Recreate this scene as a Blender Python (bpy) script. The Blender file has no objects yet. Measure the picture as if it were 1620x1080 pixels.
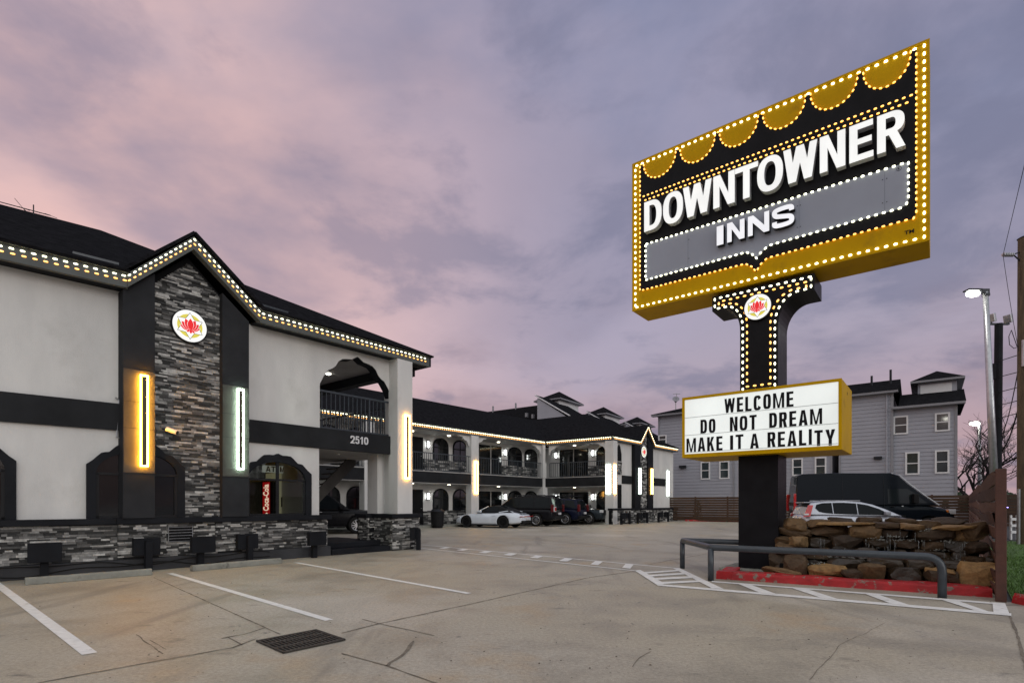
import bpy, bmesh, math, random
from mathutils import Vector, Matrix, noise
random.seed(11)
SC = bpy.context.scene
COL = SC.collection
R = math.radians

# ------------------------------------------------------------------ camera
FPX, HOR, CH = 856.0, 797.0, 1.38          # focal length in photo pixels, horizon row, eye height
cam_d = bpy.data.cameras.new('camera')
cam = bpy.data.objects.new('camera', cam_d)
COL.objects.link(cam)
cam.location = (0, 0, CH)
cam.rotation_euler = (R(90), 0, 0)
cam_d.sensor_width = 36.0
cam_d.lens = FPX / 1620.0 * 36.0
cam_d.shift_y = (HOR - 540.0) / 1620.0
cam_d.clip_start = 0.05
cam_d.clip_end = 3000.0
SC.camera = cam
SC.view_settings.view_transform = 'Standard'
SC.view_settings.look = 'None'
SC.view_settings.exposure = 0.0
SC.view_settings.gamma = 1.0

# ------------------------------------------------------------------ world: dusk sky with pink-lit cloud sheets
SUN_EL, SUN_AZ = 14.0, 142.0
W = bpy.data.worlds.new('World'); SC.world = W
W.use_nodes = True
wn, wl = W.node_tree.nodes, W.node_tree.links
wn.clear()
def N(t, nodes=None, **kw):
    n = (nodes or wn).new(t)
    for k, v in kw.items():
        setattr(n, k, v)
    return n
def wmath(op, a, b=None, clamp=False):
    n = N('ShaderNodeMath', operation=op); n.use_clamp = clamp
    for i, v in enumerate((a, b)):
        if v is None: continue
        if isinstance(v, (int, float)): n.inputs[i].default_value = v
        else: wl.new(v, n.inputs[i])
    return n.outputs[0]
def wmix(fac, a, b, mode='MIX'):
    n = N('ShaderNodeMix', data_type='RGBA', blend_type=mode)
    for i, v in ((0, fac), (6, a), (7, b)):
        if isinstance(v, (int, float)): n.inputs[i].default_value = v
        elif isinstance(v, tuple): n.inputs[i].default_value = (*v, 1)
        else: wl.new(v, n.inputs[i])
    return n.outputs[2]
def wrange(v, a, b, c=0.0, d=1.0):
    n = N('ShaderNodeMapRange', interpolation_type='SMOOTHSTEP')
    wl.new(v, n.inputs[0])
    for i, q in enumerate((a, b, c, d)): n.inputs[i + 1].default_value = q
    return n.outputs[0]
tc = N('ShaderNodeTexCoord')
sep = N('ShaderNodeSeparateXYZ'); wl.new(tc.outputs['Generated'], sep.inputs[0])
dx, dy, dz = sep.outputs
el = wmath('MAXIMUM', dz, 0.0)
# cloud sheet coordinates: directions projected on a high flat layer
hd = wmath('ADD', el, 0.22)
cx_, cy_ = wmath('DIVIDE', dx, hd), wmath('DIVIDE', dy, hd)
cv = N('ShaderNodeCombineXYZ'); wl.new(cx_, cv.inputs[0]); wl.new(cy_, cv.inputs[1])
def wnoise(scale, detail, rough, dist=0.0, off=0.0, stretch=(1, 1, 1)):
    m = N('ShaderNodeMapping'); wl.new(cv.outputs[0], m.inputs[0])
    m.inputs['Location'].default_value = (off, off * .7, off * .3)
    m.inputs['Scale'].default_value = stretch
    n = N('ShaderNodeTexNoise'); wl.new(m.outputs[0], n.inputs['Vector'])
    n.inputs['Scale'].default_value = scale; n.inputs['Detail'].default_value = detail
    n.inputs['Roughness'].default_value = rough; n.inputs['Distortion'].default_value = dist
    return n.outputs[0]
sky = N('ShaderNodeTexSky', sky_type='NISHITA')
sky.sun_disc = False
sky.sun_elevation = R(SUN_EL); sky.sun_rotation = R(SUN_AZ)
sky.air_density = 1.5; sky.dust_density = 3.0
skyb = wmix(1.0, sky.outputs[0], (0.05, 0.05, 0.05), 'MULTIPLY')
left = wrange(dx, 0.20, -0.62)                      # towards the glow on the left
base = wmix(wrange(el, 0.22, 0.66), wmix(wrange(el, 0.0, 0.30), (0.450, 0.290, 0.310), (0.365, 0.322, 0.415)), (0.158, 0.192, 0.325))
pink = wmix(wrange(el, 0.05, 0.75), (0.80, 0.490, 0.455), (0.44, 0.350, 0.410))
clear = wmix(left, base, pink)
n1 = wnoise(0.95, 6, 0.55, 0.3, 3.1)
n2 = wnoise(2.3, 8, 0.58, 0.25, 9.4, (1, 1.1, 1))
n3 = wnoise(0.8, 7, 0.55, 0.2, 17.0)
dark = wmix(left, (0.155, 0.162, 0.255), (0.255, 0.218, 0.300))
sky1 = wmix(wmath('MULTIPLY', wrange(n1, 0.46, 0.66), 0.75), clear, dark)
lit = wmix(left, (0.375, 0.332, 0.440), (0.90, 0.545, 0.475))
sky2 = wmix(wmath('MULTIPLY', wrange(n3, 0.45, 0.62), 0.60), sky1, lit)
sky3 = wmix(wmath('MULTIPLY', wrange(n2, 0.50, 0.66), 0.56), sky2, dark)
# low banks of cloud near the horizon
nb = wnoise(1.1, 6, 0.55, 0.2, 31.0, (1.0, 0.8, 1))
sky4 = wmix(wmath('MULTIPLY', wmath('MULTIPLY', wrange(nb, 0.50, 0.64), wrange(el, 0.42, 0.16)), 0.55), sky3, (0.235, 0.178, 0.230))
sky5 = wmix(1.0, wmix(0.06, sky4, skyb, 'ADD'), (1.13, 1.14, 1.12), 'MULTIPLY')
# unseen sky behind the camera and overhead, brightened to light walls and ground
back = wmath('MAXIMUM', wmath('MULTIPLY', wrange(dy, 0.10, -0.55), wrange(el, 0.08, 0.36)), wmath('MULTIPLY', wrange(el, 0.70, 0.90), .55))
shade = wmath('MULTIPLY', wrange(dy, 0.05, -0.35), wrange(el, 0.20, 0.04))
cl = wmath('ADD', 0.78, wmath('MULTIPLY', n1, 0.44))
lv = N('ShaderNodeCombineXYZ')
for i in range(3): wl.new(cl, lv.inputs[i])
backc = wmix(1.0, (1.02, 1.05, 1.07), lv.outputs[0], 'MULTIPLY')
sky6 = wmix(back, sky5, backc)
sky7 = wmix(wmath('MULTIPLY', shade, .75), sky6, (0.02, 0.02, 0.02))
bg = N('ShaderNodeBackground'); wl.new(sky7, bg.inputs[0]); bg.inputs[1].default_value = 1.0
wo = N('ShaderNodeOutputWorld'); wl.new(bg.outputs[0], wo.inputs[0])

sun_d = bpy.data.lights.new('sun', 'SUN'); sun = bpy.data.objects.new('sun', sun_d); COL.objects.link(sun)
sun_d.energy = 0.62; sun_d.angle = R(24); sun_d.color = (1.0, 0.95, 0.90)
sun.rotation_euler = (R(90 - SUN_EL), 0, R(180 - SUN_AZ))

# ------------------------------------------------------------------ helpers
def V(*a): return Vector(a)
def G(u, v, z=0.0):
    """place on level z seen at photo pixel (u, v)"""
    d = (z - CH) * FPX / (HOR - v)
    return V((u - 810.0) / FPX * d, d, z)
def at(u, v, d):
    """place at forward distance d"""
    return V((u - 810.0) / FPX * d, d, CH + (HOR - v) * d / FPX)
class Fr:
    """a wall line: s runs along it, n points out of the wall, z is up"""
    def __init__(s, O, P):
        s.O = V(O[0], O[1]); dv = V(P[0] - O[0], P[1] - O[1]); s.L = dv.length
        s.e = dv / s.L; s.nv = V(s.e.y, -s.e.x)
        s.e3 = V(s.e.x, s.e.y, 0); s.n3 = V(s.nv.x, s.nv.y, 0)
    def pt(s, a, n=0.0, z=0.0):
        q = s.O + s.e * a + s.nv * n
        return V(q.x, q.y, z)
    def sz(s, u, v, n=0.0):
        k = (u - 810.0) / FPX; o = s.O + s.nv * n
        t = (k * o.y - o.x) / (s.e.x - k * s.e.y)
        return t, CH + (HOR - v) * (o.y + t * s.e.y) / FPX
def worig(o):
    p = V(0, 0, 0)
    while o is not None:
        p = p + o.location; o = o.parent
    return p
BULBS = []
class MB:
    def __init__(self): self.bm = bmesh.new(); self.mi = 0; self.pend = []
    def face(self, pts):
        f = self.bm.faces.new([self.bm.verts.new(p) for p in pts]); f.material_index = self.mi
        if len(pts) > 4: f.normal_update(); bmesh.ops.triangulate(self.bm, faces=[f], ngon_method='EAR_CLIP')
    def hexa(self, p):
        v = [self.bm.verts.new(q) for q in p]
        for q in ((0, 3, 2, 1), (4, 5, 6, 7), (0, 1, 5, 4), (1, 2, 6, 5), (2, 3, 7, 6), (3, 0, 4, 7)):
            self.bm.faces.new([v[i] for i in q]).material_index = self.mi
    def box(self, F, s0, s1, n0, n1, z0, z1):
        self.hexa([F.pt(s, n, z) for z in (z0, z1) for s, n in ((s0, n0), (s1, n0), (s1, n1), (s0, n1))])
    def abox(self, x0, x1, y0, y1, z0, z1):
        self.hexa([V(x, y, z) for z in (z0, z1) for x, y in ((x0, y0), (x1, y0), (x1, y1), (x0, y1))])
    def obox(self, c, t, s, u, lt, ls, lu):
        self.hexa([c + t * a * lt / 2 + s * b * ls / 2 + u * w * lu / 2 for w in (-1, 1) for a, b in ((-1, -1), (1, -1), (1, 1), (-1, 1))])
    def prism(self, pts, vec):
        a = [self.bm.verts.new(p) for p in pts]; b = [self.bm.verts.new(p + vec) for p in pts]
        n = len(pts); fs = [self.bm.faces.new(a), self.bm.faces.new(b[::-1])]
        for i in range(n):
            self.bm.faces.new((a[i], b[i], b[(i + 1) % n], a[(i + 1) % n])).material_index = self.mi
        for f in fs: f.material_index = self.mi
        if n > 4:
            for f in fs: f.normal_update()
            bmesh.ops.triangulate(self.bm, faces=fs, ngon_method='EAR_CLIP')
    def fprism(self, F, prof, n0, n1):
        self.prism([F.pt(s, n0, z) for s, z in prof], F.n3 * (n1 - n0))
    def tube(self, path, r, seg=8, r1=None, closed=False):
        path = [V(*p) for p in path]; n = len(path)
        rings = []; up = None
        for i, p in enumerate(path):
            a = path[(i - 1) % n] if (i > 0 or closed) else p
            b = path[(i + 1) % n] if (i < n - 1 or closed) else p
            t = (b - a).normalized()
            if up is None:
                up = V(0, 0, 1) if abs(t.z) < .9 else V(1, 0, 0)
            s = t.cross(up).normalized(); up = s.cross(t).normalized()
            rr = r if r1 is None else r + (r1 - r) * i / max(1, n - 1)
            rings.append([self.bm.verts.new(p + (s * math.cos(k * 2 * math.pi / seg) + up * math.sin(k * 2 * math.pi / seg)) * rr) for k in range(seg)])
        m = n if closed else n - 1
        for i in range(m):
            A, B = rings[i], rings[(i + 1) % n]
            for k in range(seg):
                self.bm.faces.new((A[k], A[(k + 1) % seg], B[(k + 1) % seg], B[k])).material_index = self.mi
        if not closed:
            self.bm.faces.new(rings[0][::-1]).material_index = self.mi; self.bm.faces.new(rings[-1]).material_index = self.mi
    def disc(self, c, ax, r0, r1, seg=32, a0=0.0, a1=2 * math.pi, up=V(0, 0, 1)):
        """flat ring (or disc when r0 = 0) square to ax"""
        ax = ax.normalized(); s = up.cross(ax).normalized(); w = ax.cross(s)
        q = [c + (s * math.cos(a0 + (a1 - a0) * k / seg) + w * math.sin(a0 + (a1 - a0) * k / seg)) * r1 for k in range(seg + 1)]
        if r0 <= 0:
            for k in range(seg): self.face([c, q[k], q[k + 1]])
        else:
            p = [c + (s * math.cos(a0 + (a1 - a0) * k / seg) + w * math.sin(a0 + (a1 - a0) * k / seg)) * r0 for k in range(seg + 1)]
            for k in range(seg): self.face([p[k], q[k], q[k + 1], p[k + 1]])
    def leds(self, pts, pitch, ln, wd, th, out, phase=0.3):
        """light modules strung along a polyline, flat against a face whose outward normal is out"""
        pts = [V(*p) for p in pts]; acc = pitch * phase
        for a, b in zip(pts, pts[1:]):
            d = b - a; L = d.length
            if L < 1e-6: continue
            t = d / L; s = out.cross(t).normalized()
            while acc <= L:
                self.pend.append((a + t * acc + out * th / 2, t, s, out, ln, wd, th))
                acc += pitch
            acc -= L
    def build(self, name, mat, parent=None, smooth=False, bevel=0.0, normals=True, solid=0.0):
        if self.pend:
            root = parent
            while root.parent: root = root.parent
            BULBS.extend((root, mat, q) for q in self.pend); self.bm.free(); return None
        bm = self.bm
        if normals: bmesh.ops.recalc_face_normals(bm, faces=bm.faces[:])
        off = worig(parent)
        for v in bm.verts: v.co -= off
        me = bpy.data.meshes.new(name); bm.to_mesh(me); bm.free()
        for m in (mat if isinstance(mat, (list, tuple)) else [mat]): me.materials.append(m)
        if smooth: me.polygons.foreach_set('use_smooth', [True] * len(me.polygons))
        o = bpy.data.objects.new(name, me); COL.objects.link(o); o.parent = parent
        if solid:
            q = o.modifiers.new('s', 'SOLIDIFY'); q.thickness = solid; q.offset = 0
        if bevel:
            q = o.modifiers.new('b', 'BEVEL'); q.width = bevel; q.segments = 2; q.limit_method = 'ANGLE'; q.angle_limit = R(35)
        return o
def thing(name, loc, label, cat, group=None):
    o = bpy.data.objects.new(name, None); COL.objects.link(o); o.location = loc
    o.empty_display_size = .2
    return tag(o, label, cat, group)
def tag(o, label=None, cat=None, group=None, kind=None):
    for k, v in (('label', label), ('category', cat), ('group', group), ('kind', kind)):
        if v: o[k] = v
    return o
def struct(o): o['kind'] = 'structure'; return o
def copy_tree(o, parent=None):
    c = o.copy(); COL.objects.link(c); c.parent = parent
    for ch in [q for q in o.children]: copy_tree(ch, c)
    return c
_font_cache = {}
def glyphs(txt, bold=0.0):
    """outline of a text as a flat triangulated mesh, normalised to its own box: verts (x, y in 0..1), faces"""
    key = (txt, bold)
    if key in _font_cache: return _font_cache[key]
    cu = bpy.data.curves.new('t', 'FONT'); cu.body = txt; cu.offset = bold; cu.resolution_u = 6
    ob = bpy.data.objects.new('t', cu); COL.objects.link(ob)
    dg = bpy.context.evaluated_depsgraph_get(); dg.update()
    me = bpy.data.meshes.new_from_object(ob.evaluated_get(dg))
    vs = [v.co.copy() for v in me.vertices]; fs = [tuple(p.vertices) for p in me.polygons]
    bpy.data.objects.remove(ob); bpy.data.curves.remove(cu); bpy.data.meshes.remove(me)
    x0, x1 = min(v.x for v in vs), max(v.x for v in vs); y0, y1 = min(v.y for v in vs), max(v.y for v in vs)
    r = ([((v.x - x0) / (x1 - x0), (v.y - y0) / (y1 - y0)) for v in vs], fs, (x1 - x0) / (y1 - y0))
    _font_cache[key] = r
    return r
def lettering(mb, txt, o, ex, ey, w, h, nrm, depth, bold=0.0):
    """raised lettering whose box starts at o and spans w along ex and h along ey"""
    vs, fs, asp = glyphs(txt, bold)
    bm = mb.bm
    top = [bm.verts.new(o + ex * (x * w) + ey * (y * h) + nrm * depth) for x, y in vs]
    tf = []
    for f in fs:
        try: q = bm.faces.new([top[i] for i in f]); q.material_index = mb.mi; tf.append(q)
        except ValueError: pass
    if depth > 0:
        bmesh.ops.remove_doubles(bm, verts=top, dist=1e-5)
        tf = [f for f in tf if f.is_valid]
        edges = [e for f in tf for e in f.edges if len(e.link_faces) == 1]
        low = {}
        for e in set(edges):
            for v in e.verts:
                if v not in low: low[v] = bm.verts.new(v.co - nrm * depth)
        mi2 = mb.mi + (1 if getattr(mb, 'two', False) else 0)
        for e in set(edges):
            a, b = e.verts
            bm.faces.new((a, b, low[b], low[a])).material_index = mi2

# sign-writer's block letters: closed outlines in a box w wide and 1 high, stem t, bar b
def _sup(cx, cy, rx, ry, a0, a1, k, ex):
    out = []
    for i in range(k + 1):
        a = a0 + (a1 - a0) * i / k; c, s = math.cos(a), math.sin(a)
        out.append((cx + rx * math.copysign(abs(c) ** (2 / ex), c), cy + ry * math.copysign(abs(s) ** (2 / ex), s)))
    return out
def _stroke(P, t):
    """outline of a smooth pen stroke through P"""
    Q = []
    for i in range(len(P) - 1):
        p0, p1, p2, p3 = P[max(i - 1, 0)], P[i], P[i + 1], P[min(i + 2, len(P) - 1)]
        for k in range(6):
            u = k / 6
            Q.append(tuple(.5 * (2 * p1[j] + (p2[j] - p0[j]) * u + (2 * p0[j] - 5 * p1[j] + 4 * p2[j] - p3[j]) * u * u + (3 * p1[j] - p0[j] - 3 * p2[j] + p3[j]) * u ** 3) for j in (0, 1)))
    Q.append(P[-1]); A, B2 = [], []
    for i, q in enumerate(Q):
        a, b = Q[max(i - 1, 0)], Q[min(i + 1, len(Q) - 1)]; dx_, dy_ = b[0] - a[0], b[1] - a[1]; l = math.hypot(dx_, dy_)
        A.append((q[0] - dy_ / l * t / 2, q[1] + dx_ / l * t / 2)); B2.append((q[0] + dy_ / l * t / 2, q[1] - dx_ / l * t / 2))
    return A + B2[::-1]
def _x(l1, l2):
    (x1, y1), (x2, y2) = l1; (x3, y3), (x4, y4) = l2
    d = (x1 - x2) * (y3 - y4) - (y1 - y2) * (x3 - x4); a, b = x1 * y2 - y1 * x2, x3 * y4 - y3 * x4
    return ((a * (x3 - x4) - (x1 - x2) * b) / d, (a * (y3 - y4) - (y1 - y2) * b) / d)
def outline(c, w, t, b, ex):
    """list of layers, each a list of closed outlines (holes by even-odd)"""
    m = w / 2; pi = math.pi
    if c == 'I': return [[[(0, 0), (w, 0), (w, 1), (0, 1)]]]
    if c == 'L': return [[[(0, 0), (w, 0), (w, b), (t, b), (t, 1), (0, 1)]]]
    if c == 'T': return [[[(m - t / 2, 0), (m + t / 2, 0), (m + t / 2, 1 - b), (w, 1 - b), (w, 1), (0, 1), (0, 1 - b), (m - t / 2, 1 - b)]]]
    if c == 'E': return [[[(0, 0), (w, 0), (w, b), (t, b), (t, .5 - b * .42), (w * .93, .5 - b * .42), (w * .93, .5 + b * .52), (t, .5 + b * .52), (t, 1 - b), (w * .98, 1 - b), (w * .98, 1), (0, 1)]]]
    if c == 'N':
        k = .36; return [[[(0, 0), (t, 0), (t, 1 - k), (w - 1.1 * t, 0), (w, 0), (w, 1), (w - t, 1), (w - t, k), (1.1 * t, 1), (0, 1)]]]
    if c == 'M':
        q = .42 * t; y1 = .70; k = y1 * (m - 1.18 * t) / max(.01, m - q - t); return [[[(0, 0), (t, 0), (t, y1), (m - q, 0), (m + q, 0), (w - t, y1), (w - t, 0), (w, 0), (w, 1), (w - 1.18 * t, 1), (m, max(.2, 1 - k * 1.0)), (1.18 * t, 1), (0, 1)]]]
    if c == 'W':
        x1, x2, h = .27 * w, .73 * w, t * .52
        I1 = _x(((t, 1), (x1 + h, 0)), ((m - h, 1), (x1 - h, 0))); I3 = (w - I1[0], I1[1]); I2 = _x(((m + h, 1), (x1 + h, 0)), ((m - h, 1), (x2 - h, 0)))
        return [[[(0, 1), (x1 - h, 0), (x1 + h, 0), I2, (x2 - h, 0), (x2 + h, 0), (w, 1), (w - t, 1), I3, (m + h, 1), (m - h, 1), I1, (t, 1)]]]
    if c == 'A':
        h = .56 * t; L1 = ((1.04 * t, 0), (m, 1 - .16)); f = lambda y: L1[0][0] + (L1[1][0] - L1[0][0]) * y / L1[1][1]
        return [[[(0, 0), (1.04 * t, 0), (f(.19), .19), (w - f(.19), .19), (w - 1.04 * t, 0), (w, 0), (m + h, 1), (m - h, 1)], [(f(.19 + b), .19 + b), (w - f(.19 + b), .19 + b), (m + .002, .80), (m - .002, .80)]]]
    if c == 'Y': return [[[(m - t / 2, 0), (m + t / 2, 0), (m + t / 2, .40), (w, 1), (w - 1.08 * t, 1), (m, .60), (1.08 * t, 1), (0, 1), (m - t / 2, .40)]]]
    if c == 'K': return [[[(0, 0), (t, 0), (t, .30), (t + .16 * (w - t), .42), (w - 1.12 * t, 0), (w, 0), (t + .46 * (w - t), .60), (w - .02, 1), (w - 1.15 * t, 1), (t, .56), (t, 1), (0, 1)]]]
    if c in 'O0': return [[_sup(m, .5, m, .5, 0, 2 * pi, 40, ex)[:-1], _sup(m, .5, m - t, .5 - b, 0, 2 * pi, 40, ex)[:-1]]]
    if c == 'D':
        o = [(0, 0)] + _sup(w * .42, .5, w * .58, .5, -pi / 2, pi / 2, 22, ex) + [(0, 1)]; i = [(t, b)] + _sup(w * .42, .5, w * .58 - t, .5 - b, -pi / 2, pi / 2, 22, ex) + [(t, 1 - b)]
        return [[o, i]]
    if c == 'C':
        a = .46 if ex > 2.6 else .7
        return [[_sup(m, .5, m, .5, a, 2 * pi - a, 34, ex) + _sup(m, .5, m - t, .5 - b, 2 * pi - a * .8, a * .8, 34, ex)]]
    if c == 'R':
        yb = .42; r = (1 - yb) / 2; cy = yb + r
        k = t + .30 * (w - 2 * t); o = [(0, 0), (t, 0), (t, yb - .02), (k, yb - .02), (w - 1.02 * t, 0), (w, 0), (min(w * .80, k + t * .95), yb + .03)] + _sup(w * .5, cy, w * .47, r, -pi / 2 + .75, pi / 2, 16, ex) + [(0, 1)]
        i = [(t, yb + b * .92)] + _sup(w * .5, cy, w * .47 - t, r - b * .92, -pi / 2, pi / 2, 16, ex) + [(t, 1 - b * .92)]
        return [[o, i]]
    if c == 'S':
        h, y = t / 2, b / 2; return [[_stroke([(w - h, .69), (w * .84, .87), (m, 1 - y), (w * .17, .86), (h * .95, .73), (w * .20, .585), (m, .505), (w * .81, .42), (w - h * .95, .27), (w * .83, .13), (m, y), (w * .15, .14), (h, .33)], t * .96)]]
    if c == '2':
        h, y = t / 2, b / 2; return [[_stroke([(h, .66), (w * .18, .88), (m, 1 - y), (w * .82, .87), (w - h, .70), (w * .78, .50), (w * .46, .26), (w * .22, .09)], t * .95)], [[(0.02, 0), (w, 0), (w, b), (.02, b)]]]
    if c == '5':
        h, y = t / 2, b / 2; return [[_stroke([(w * .12, .50), (w * .30, .585), (m, .62), (w * .82, .53), (w - h, .32), (w * .82, .12), (m, y), (w * .18, .13), (h, .28)], t * .95)], [[(.07 * w, .46), (.07 * w + t * .8, .50), (.22 * w + t * .7, 1), (.15 * w, 1)], [(.15 * w + t, 1 - b), (w * .94, 1 - b), (w * .94, 1), (.15 * w + t, 1)]]]
    if c == '1': return [[[(w - t, 0), (w, 0), (w, 1), (w - t * .85, 1), (w * .40, .86), (0, .80), (0, .66), (w - t, .72)]]]
def sign_letter(mb, c, o, ex, ey, W_, H_, nrm, depth, stem=.2, bar=.17, sup=2.35):
    """one raised letter with a face (material 0) and returns (material 1)"""
    for k, layer in enumerate(outline(c, W_ / H_, stem, bar, sup)):
        cu = bpy.data.curves.new('l', 'CURVE'); cu.dimensions = '2D'; cu.fill_mode = 'BOTH'
        for cont in layer:
            sp = cu.splines.new('POLY'); sp.points.add(len(cont) - 1); sp.use_cyclic_u = True
            for p, q in zip(sp.points, cont): p.co = (q[0], q[1], 0, 1)
        ob = bpy.data.objects.new('l', cu); COL.objects.link(ob)
        dg = bpy.context.evaluated_depsgraph_get(); dg.update()
        me = bpy.data.meshes.new_from_object(ob.evaluated_get(dg)); vs = [v.co.copy() for v in me.vertices]; fs = [tuple(p.vertices) for p in me.polygons]
        bpy.data.objects.remove(ob); bpy.data.curves.remove(cu); bpy.data.meshes.remove(me)
        bm = mb.bm; dd = depth - k * .0012
        top = [bm.verts.new(o + ex * (v.x * H_) + ey * (v.y * H_) + nrm * dd) for v in vs]
        for f in fs:
            try: bm.faces.new([top[i] for i in f]).material_index = mb.mi
            except ValueError: pass
        for cont in layer:
            P = [o + ex * (x * H_) + ey * (y * H_) + nrm * (dd - .0002) for x, y in cont]; n = len(P)
            for i in range(n): bm.faces.new([bm.verts.new(q) for q in (P[i], P[(i + 1) % n], P[(i + 1) % n] - nrm * dd, P[i] - nrm * dd)]).material_index = mb.mi + (1 if getattr(mb, 'two', False) else 0)

# ------------------------------------------------------------------ materials
def mat(name, col, rough=0.6, var=0.15, scale=4.0, bump=0.0, bscale=60.0, metal=0.0, spec=0.5, coat=0.0, col2=None, stretch=None, detail=5, bdist=0.01):
    m = bpy.data.materials.new(name); m.use_nodes = True
    nt = m.node_tree; nd, lk = nt.nodes, nt.links
    b = nd['Principled BSDF']
    b.inputs['Roughness'].default_value = rough; b.inputs['Metallic'].default_value = metal
    b.inputs['Specular IOR Level'].default_value = spec; b.inputs['Coat Weight'].default_value = coat
    b.inputs['Coat Roughness'].default_value = 0.05
    t = nd.new('ShaderNodeTexCoord'); mp = nd.new('ShaderNodeMapping'); lk.new(t.outputs['Object'], mp.inputs[0])
    if stretch: mp.inputs['Scale'].default_value = stretch
    n = nd.new('ShaderNodeTexNoise'); lk.new(mp.outputs[0], n.inputs['Vector'])
    n.inputs['Scale'].default_value = scale; n.inputs['Detail'].default_value = detail; n.inputs['Roughness'].default_value = 0.6
    cr = nd.new('ShaderNodeValToRGB'); lk.new(n.outputs[0], cr.inputs[0])
    c2 = col2 or tuple(min(1, c * (1 + var)) for c in col); c1 = col if col2 else tuple(c * (1 - var) for c in col)
    cr.color_ramp.elements[0].color = (*c1, 1); cr.color_ramp.elements[0].position = 0.3
    cr.color_ramp.elements[1].color = (*c2, 1); cr.color_ramp.elements[1].position = 0.7
    lk.new(cr.outputs[0], b.inputs['Base Color'])
    rr = nd.new('ShaderNodeMapRange'); lk.new(n.outputs[0], rr.inputs[0])
    rr.inputs[3].default_value = max(0.02, rough - 0.08); rr.inputs[4].default_value = min(1, rough + 0.08)
    lk.new(rr.outputs[0], b.inputs['Roughness'])
    if bump:
        n2 = nd.new('ShaderNodeTexNoise'); lk.new(mp.outputs[0], n2.inputs['Vector']); n2.inputs['Scale'].default_value = bscale; n2.inputs['Detail'].default_value = 4
        bp = nd.new('ShaderNodeBump'); bp.inputs['Strength'].default_value = bump; bp.inputs['Distance'].default_value = bdist
        lk.new(n2.outputs[0], bp.inputs['Height']); lk.new(bp.outputs[0], b.inputs['Normal'])
    return m
def emat(name, col, st, base=(0.8, 0.8, 0.8), var=0.0, vscale=1.5):
    m = bpy.data.materials.new(name); m.use_nodes = True
    nd, lk = m.node_tree.nodes, m.node_tree.links
    b = nd['Principled BSDF']
    b.inputs['Base Color'].default_value = (*base, 1); b.inputs['Emission Color'].default_value = (*col, 1)
    b.inputs['Emission Strength'].default_value = st; b.inputs['Roughness'].default_value = 0.4
    if var:
        t = nd.new('ShaderNodeTexCoord'); n = nd.new('ShaderNodeTexNoise'); lk.new(t.outputs['Object'], n.inputs['Vector'])
        n.inputs['Scale'].default_value = vscale; n.inputs['Detail'].default_value = 2
        r = nd.new('ShaderNodeMapRange'); lk.new(n.outputs[0], r.inputs[0]); r.inputs[1].default_value = .3; r.inputs[2].default_value = .7
        r.inputs[3].default_value = st * (1 - var); r.inputs[4].default_value = st * (1 + var)
        lk.new(r.outputs[0], b.inputs['Emission Strength'])
    return m
def island_mat(name, cols, rough=0.75, bump=0.5, seedsrc='island'):
    """each loose stone takes its own tone"""
    m = bpy.data.materials.new(name); m.use_nodes = True
    nd, lk = m.node_tree.nodes, m.node_tree.links
    b = nd['Principled BSDF']; b.inputs['Roughness'].default_value = rough
    if seedsrc == 'island': src = nd.new('ShaderNodeNewGeometry').outputs['Random Per Island']
    else: src = nd.new('ShaderNodeObjectInfo').outputs['Random']
    cr = nd.new('ShaderNodeValToRGB'); lk.new(src, cr.inputs[0])
    els = cr.color_ramp.elements
    while len(els) < len(cols): els.new(0.5)
    for i, (p, c) in enumerate(cols): els[i].position = p; els[i].color = (*c, 1)
    t = nd.new('ShaderNodeTexCoord'); n = nd.new('ShaderNodeTexNoise'); lk.new(t.outputs['Object'], n.inputs['Vector'])
    n.inputs['Scale'].default_value = 14; n.inputs['Detail'].default_value = 8; n.inputs['Roughness'].default_value = .7
    r = nd.new('ShaderNodeMapRange'); lk.new(n.outputs[0], r.inputs[0]); r.inputs[1].default_value = .25; r.inputs[2].default_value = .75; r.inputs[3].default_value = .5; r.inputs[4].default_value = 1.5
    mx = nd.new('ShaderNodeMix'); mx.data_type = 'RGBA'; mx.blend_type = 'MULTIPLY'; mx.inputs[0].default_value = 1
    lk.new(cr.outputs[0], mx.inputs[6]); lk.new(r.outputs[0], mx.inputs[7]); lk.new(mx.outputs[2], b.inputs['Base Color'])
    bp = nd.new('ShaderNodeBump'); bp.inputs['Strength'].default_value = bump; bp.inputs['Distance'].default_value = .02
    lk.new(n.outputs[0], bp.inputs['Height']); lk.new(bp.outputs[0], b.inputs['Normal'])
    return m
M = {}
LOWSPEC = dict(spec=.14)
M['stucco'] = mat('stucco', (0.53, 0.525, 0.515), .85, .07, 1.1, .55, 70, stretch=(1, 1, .35), col2=(0.66, 0.65, 0.63), spec=0.2)
M['charcoal'] = mat('charcoal_paint', (0.013, 0.014, 0.017), .6, .25, 2.0, .15, 120, spec=0.08)
M['charcoal_panel'] = mat('charcoal_panel', (0.062, 0.059, 0.054), .7, .2, 3.0, .5, 220, spec=0.25)
M['plinth'] = mat('plinth_paint', (0.045, 0.046, 0.050), .7, .3, 1.2, .3, 60, spec=.1)
M['dull_red'] = mat('dull_red_lens', (0.10, 0.006, 0.008), .3, .1, 6.0, coat=.3)
M['van_glass'] = mat('van_glass', (0.010, 0.014, 0.016), .03, .1, 3.0, spec=.28)
M['brown_slot'] = mat('bar_slot', (0.06, 0.045, 0.025), .6, .1, 3.0)
M['fascia'] = mat('fascia_paint', (0.10, 0.108, 0.105), .6, .15, 2.0, .1, 80, spec=.2)
M['pilaster'] = mat('pilaster_paint', (0.028, 0.029, 0.032), .7, .2, 2.0, .4, 160, spec=.08)
M['band'] = mat('dark_band_paint', (0.019, 0.020, 0.022), .65, .25, 1.5, .15, 120, spec=0.08)
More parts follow.
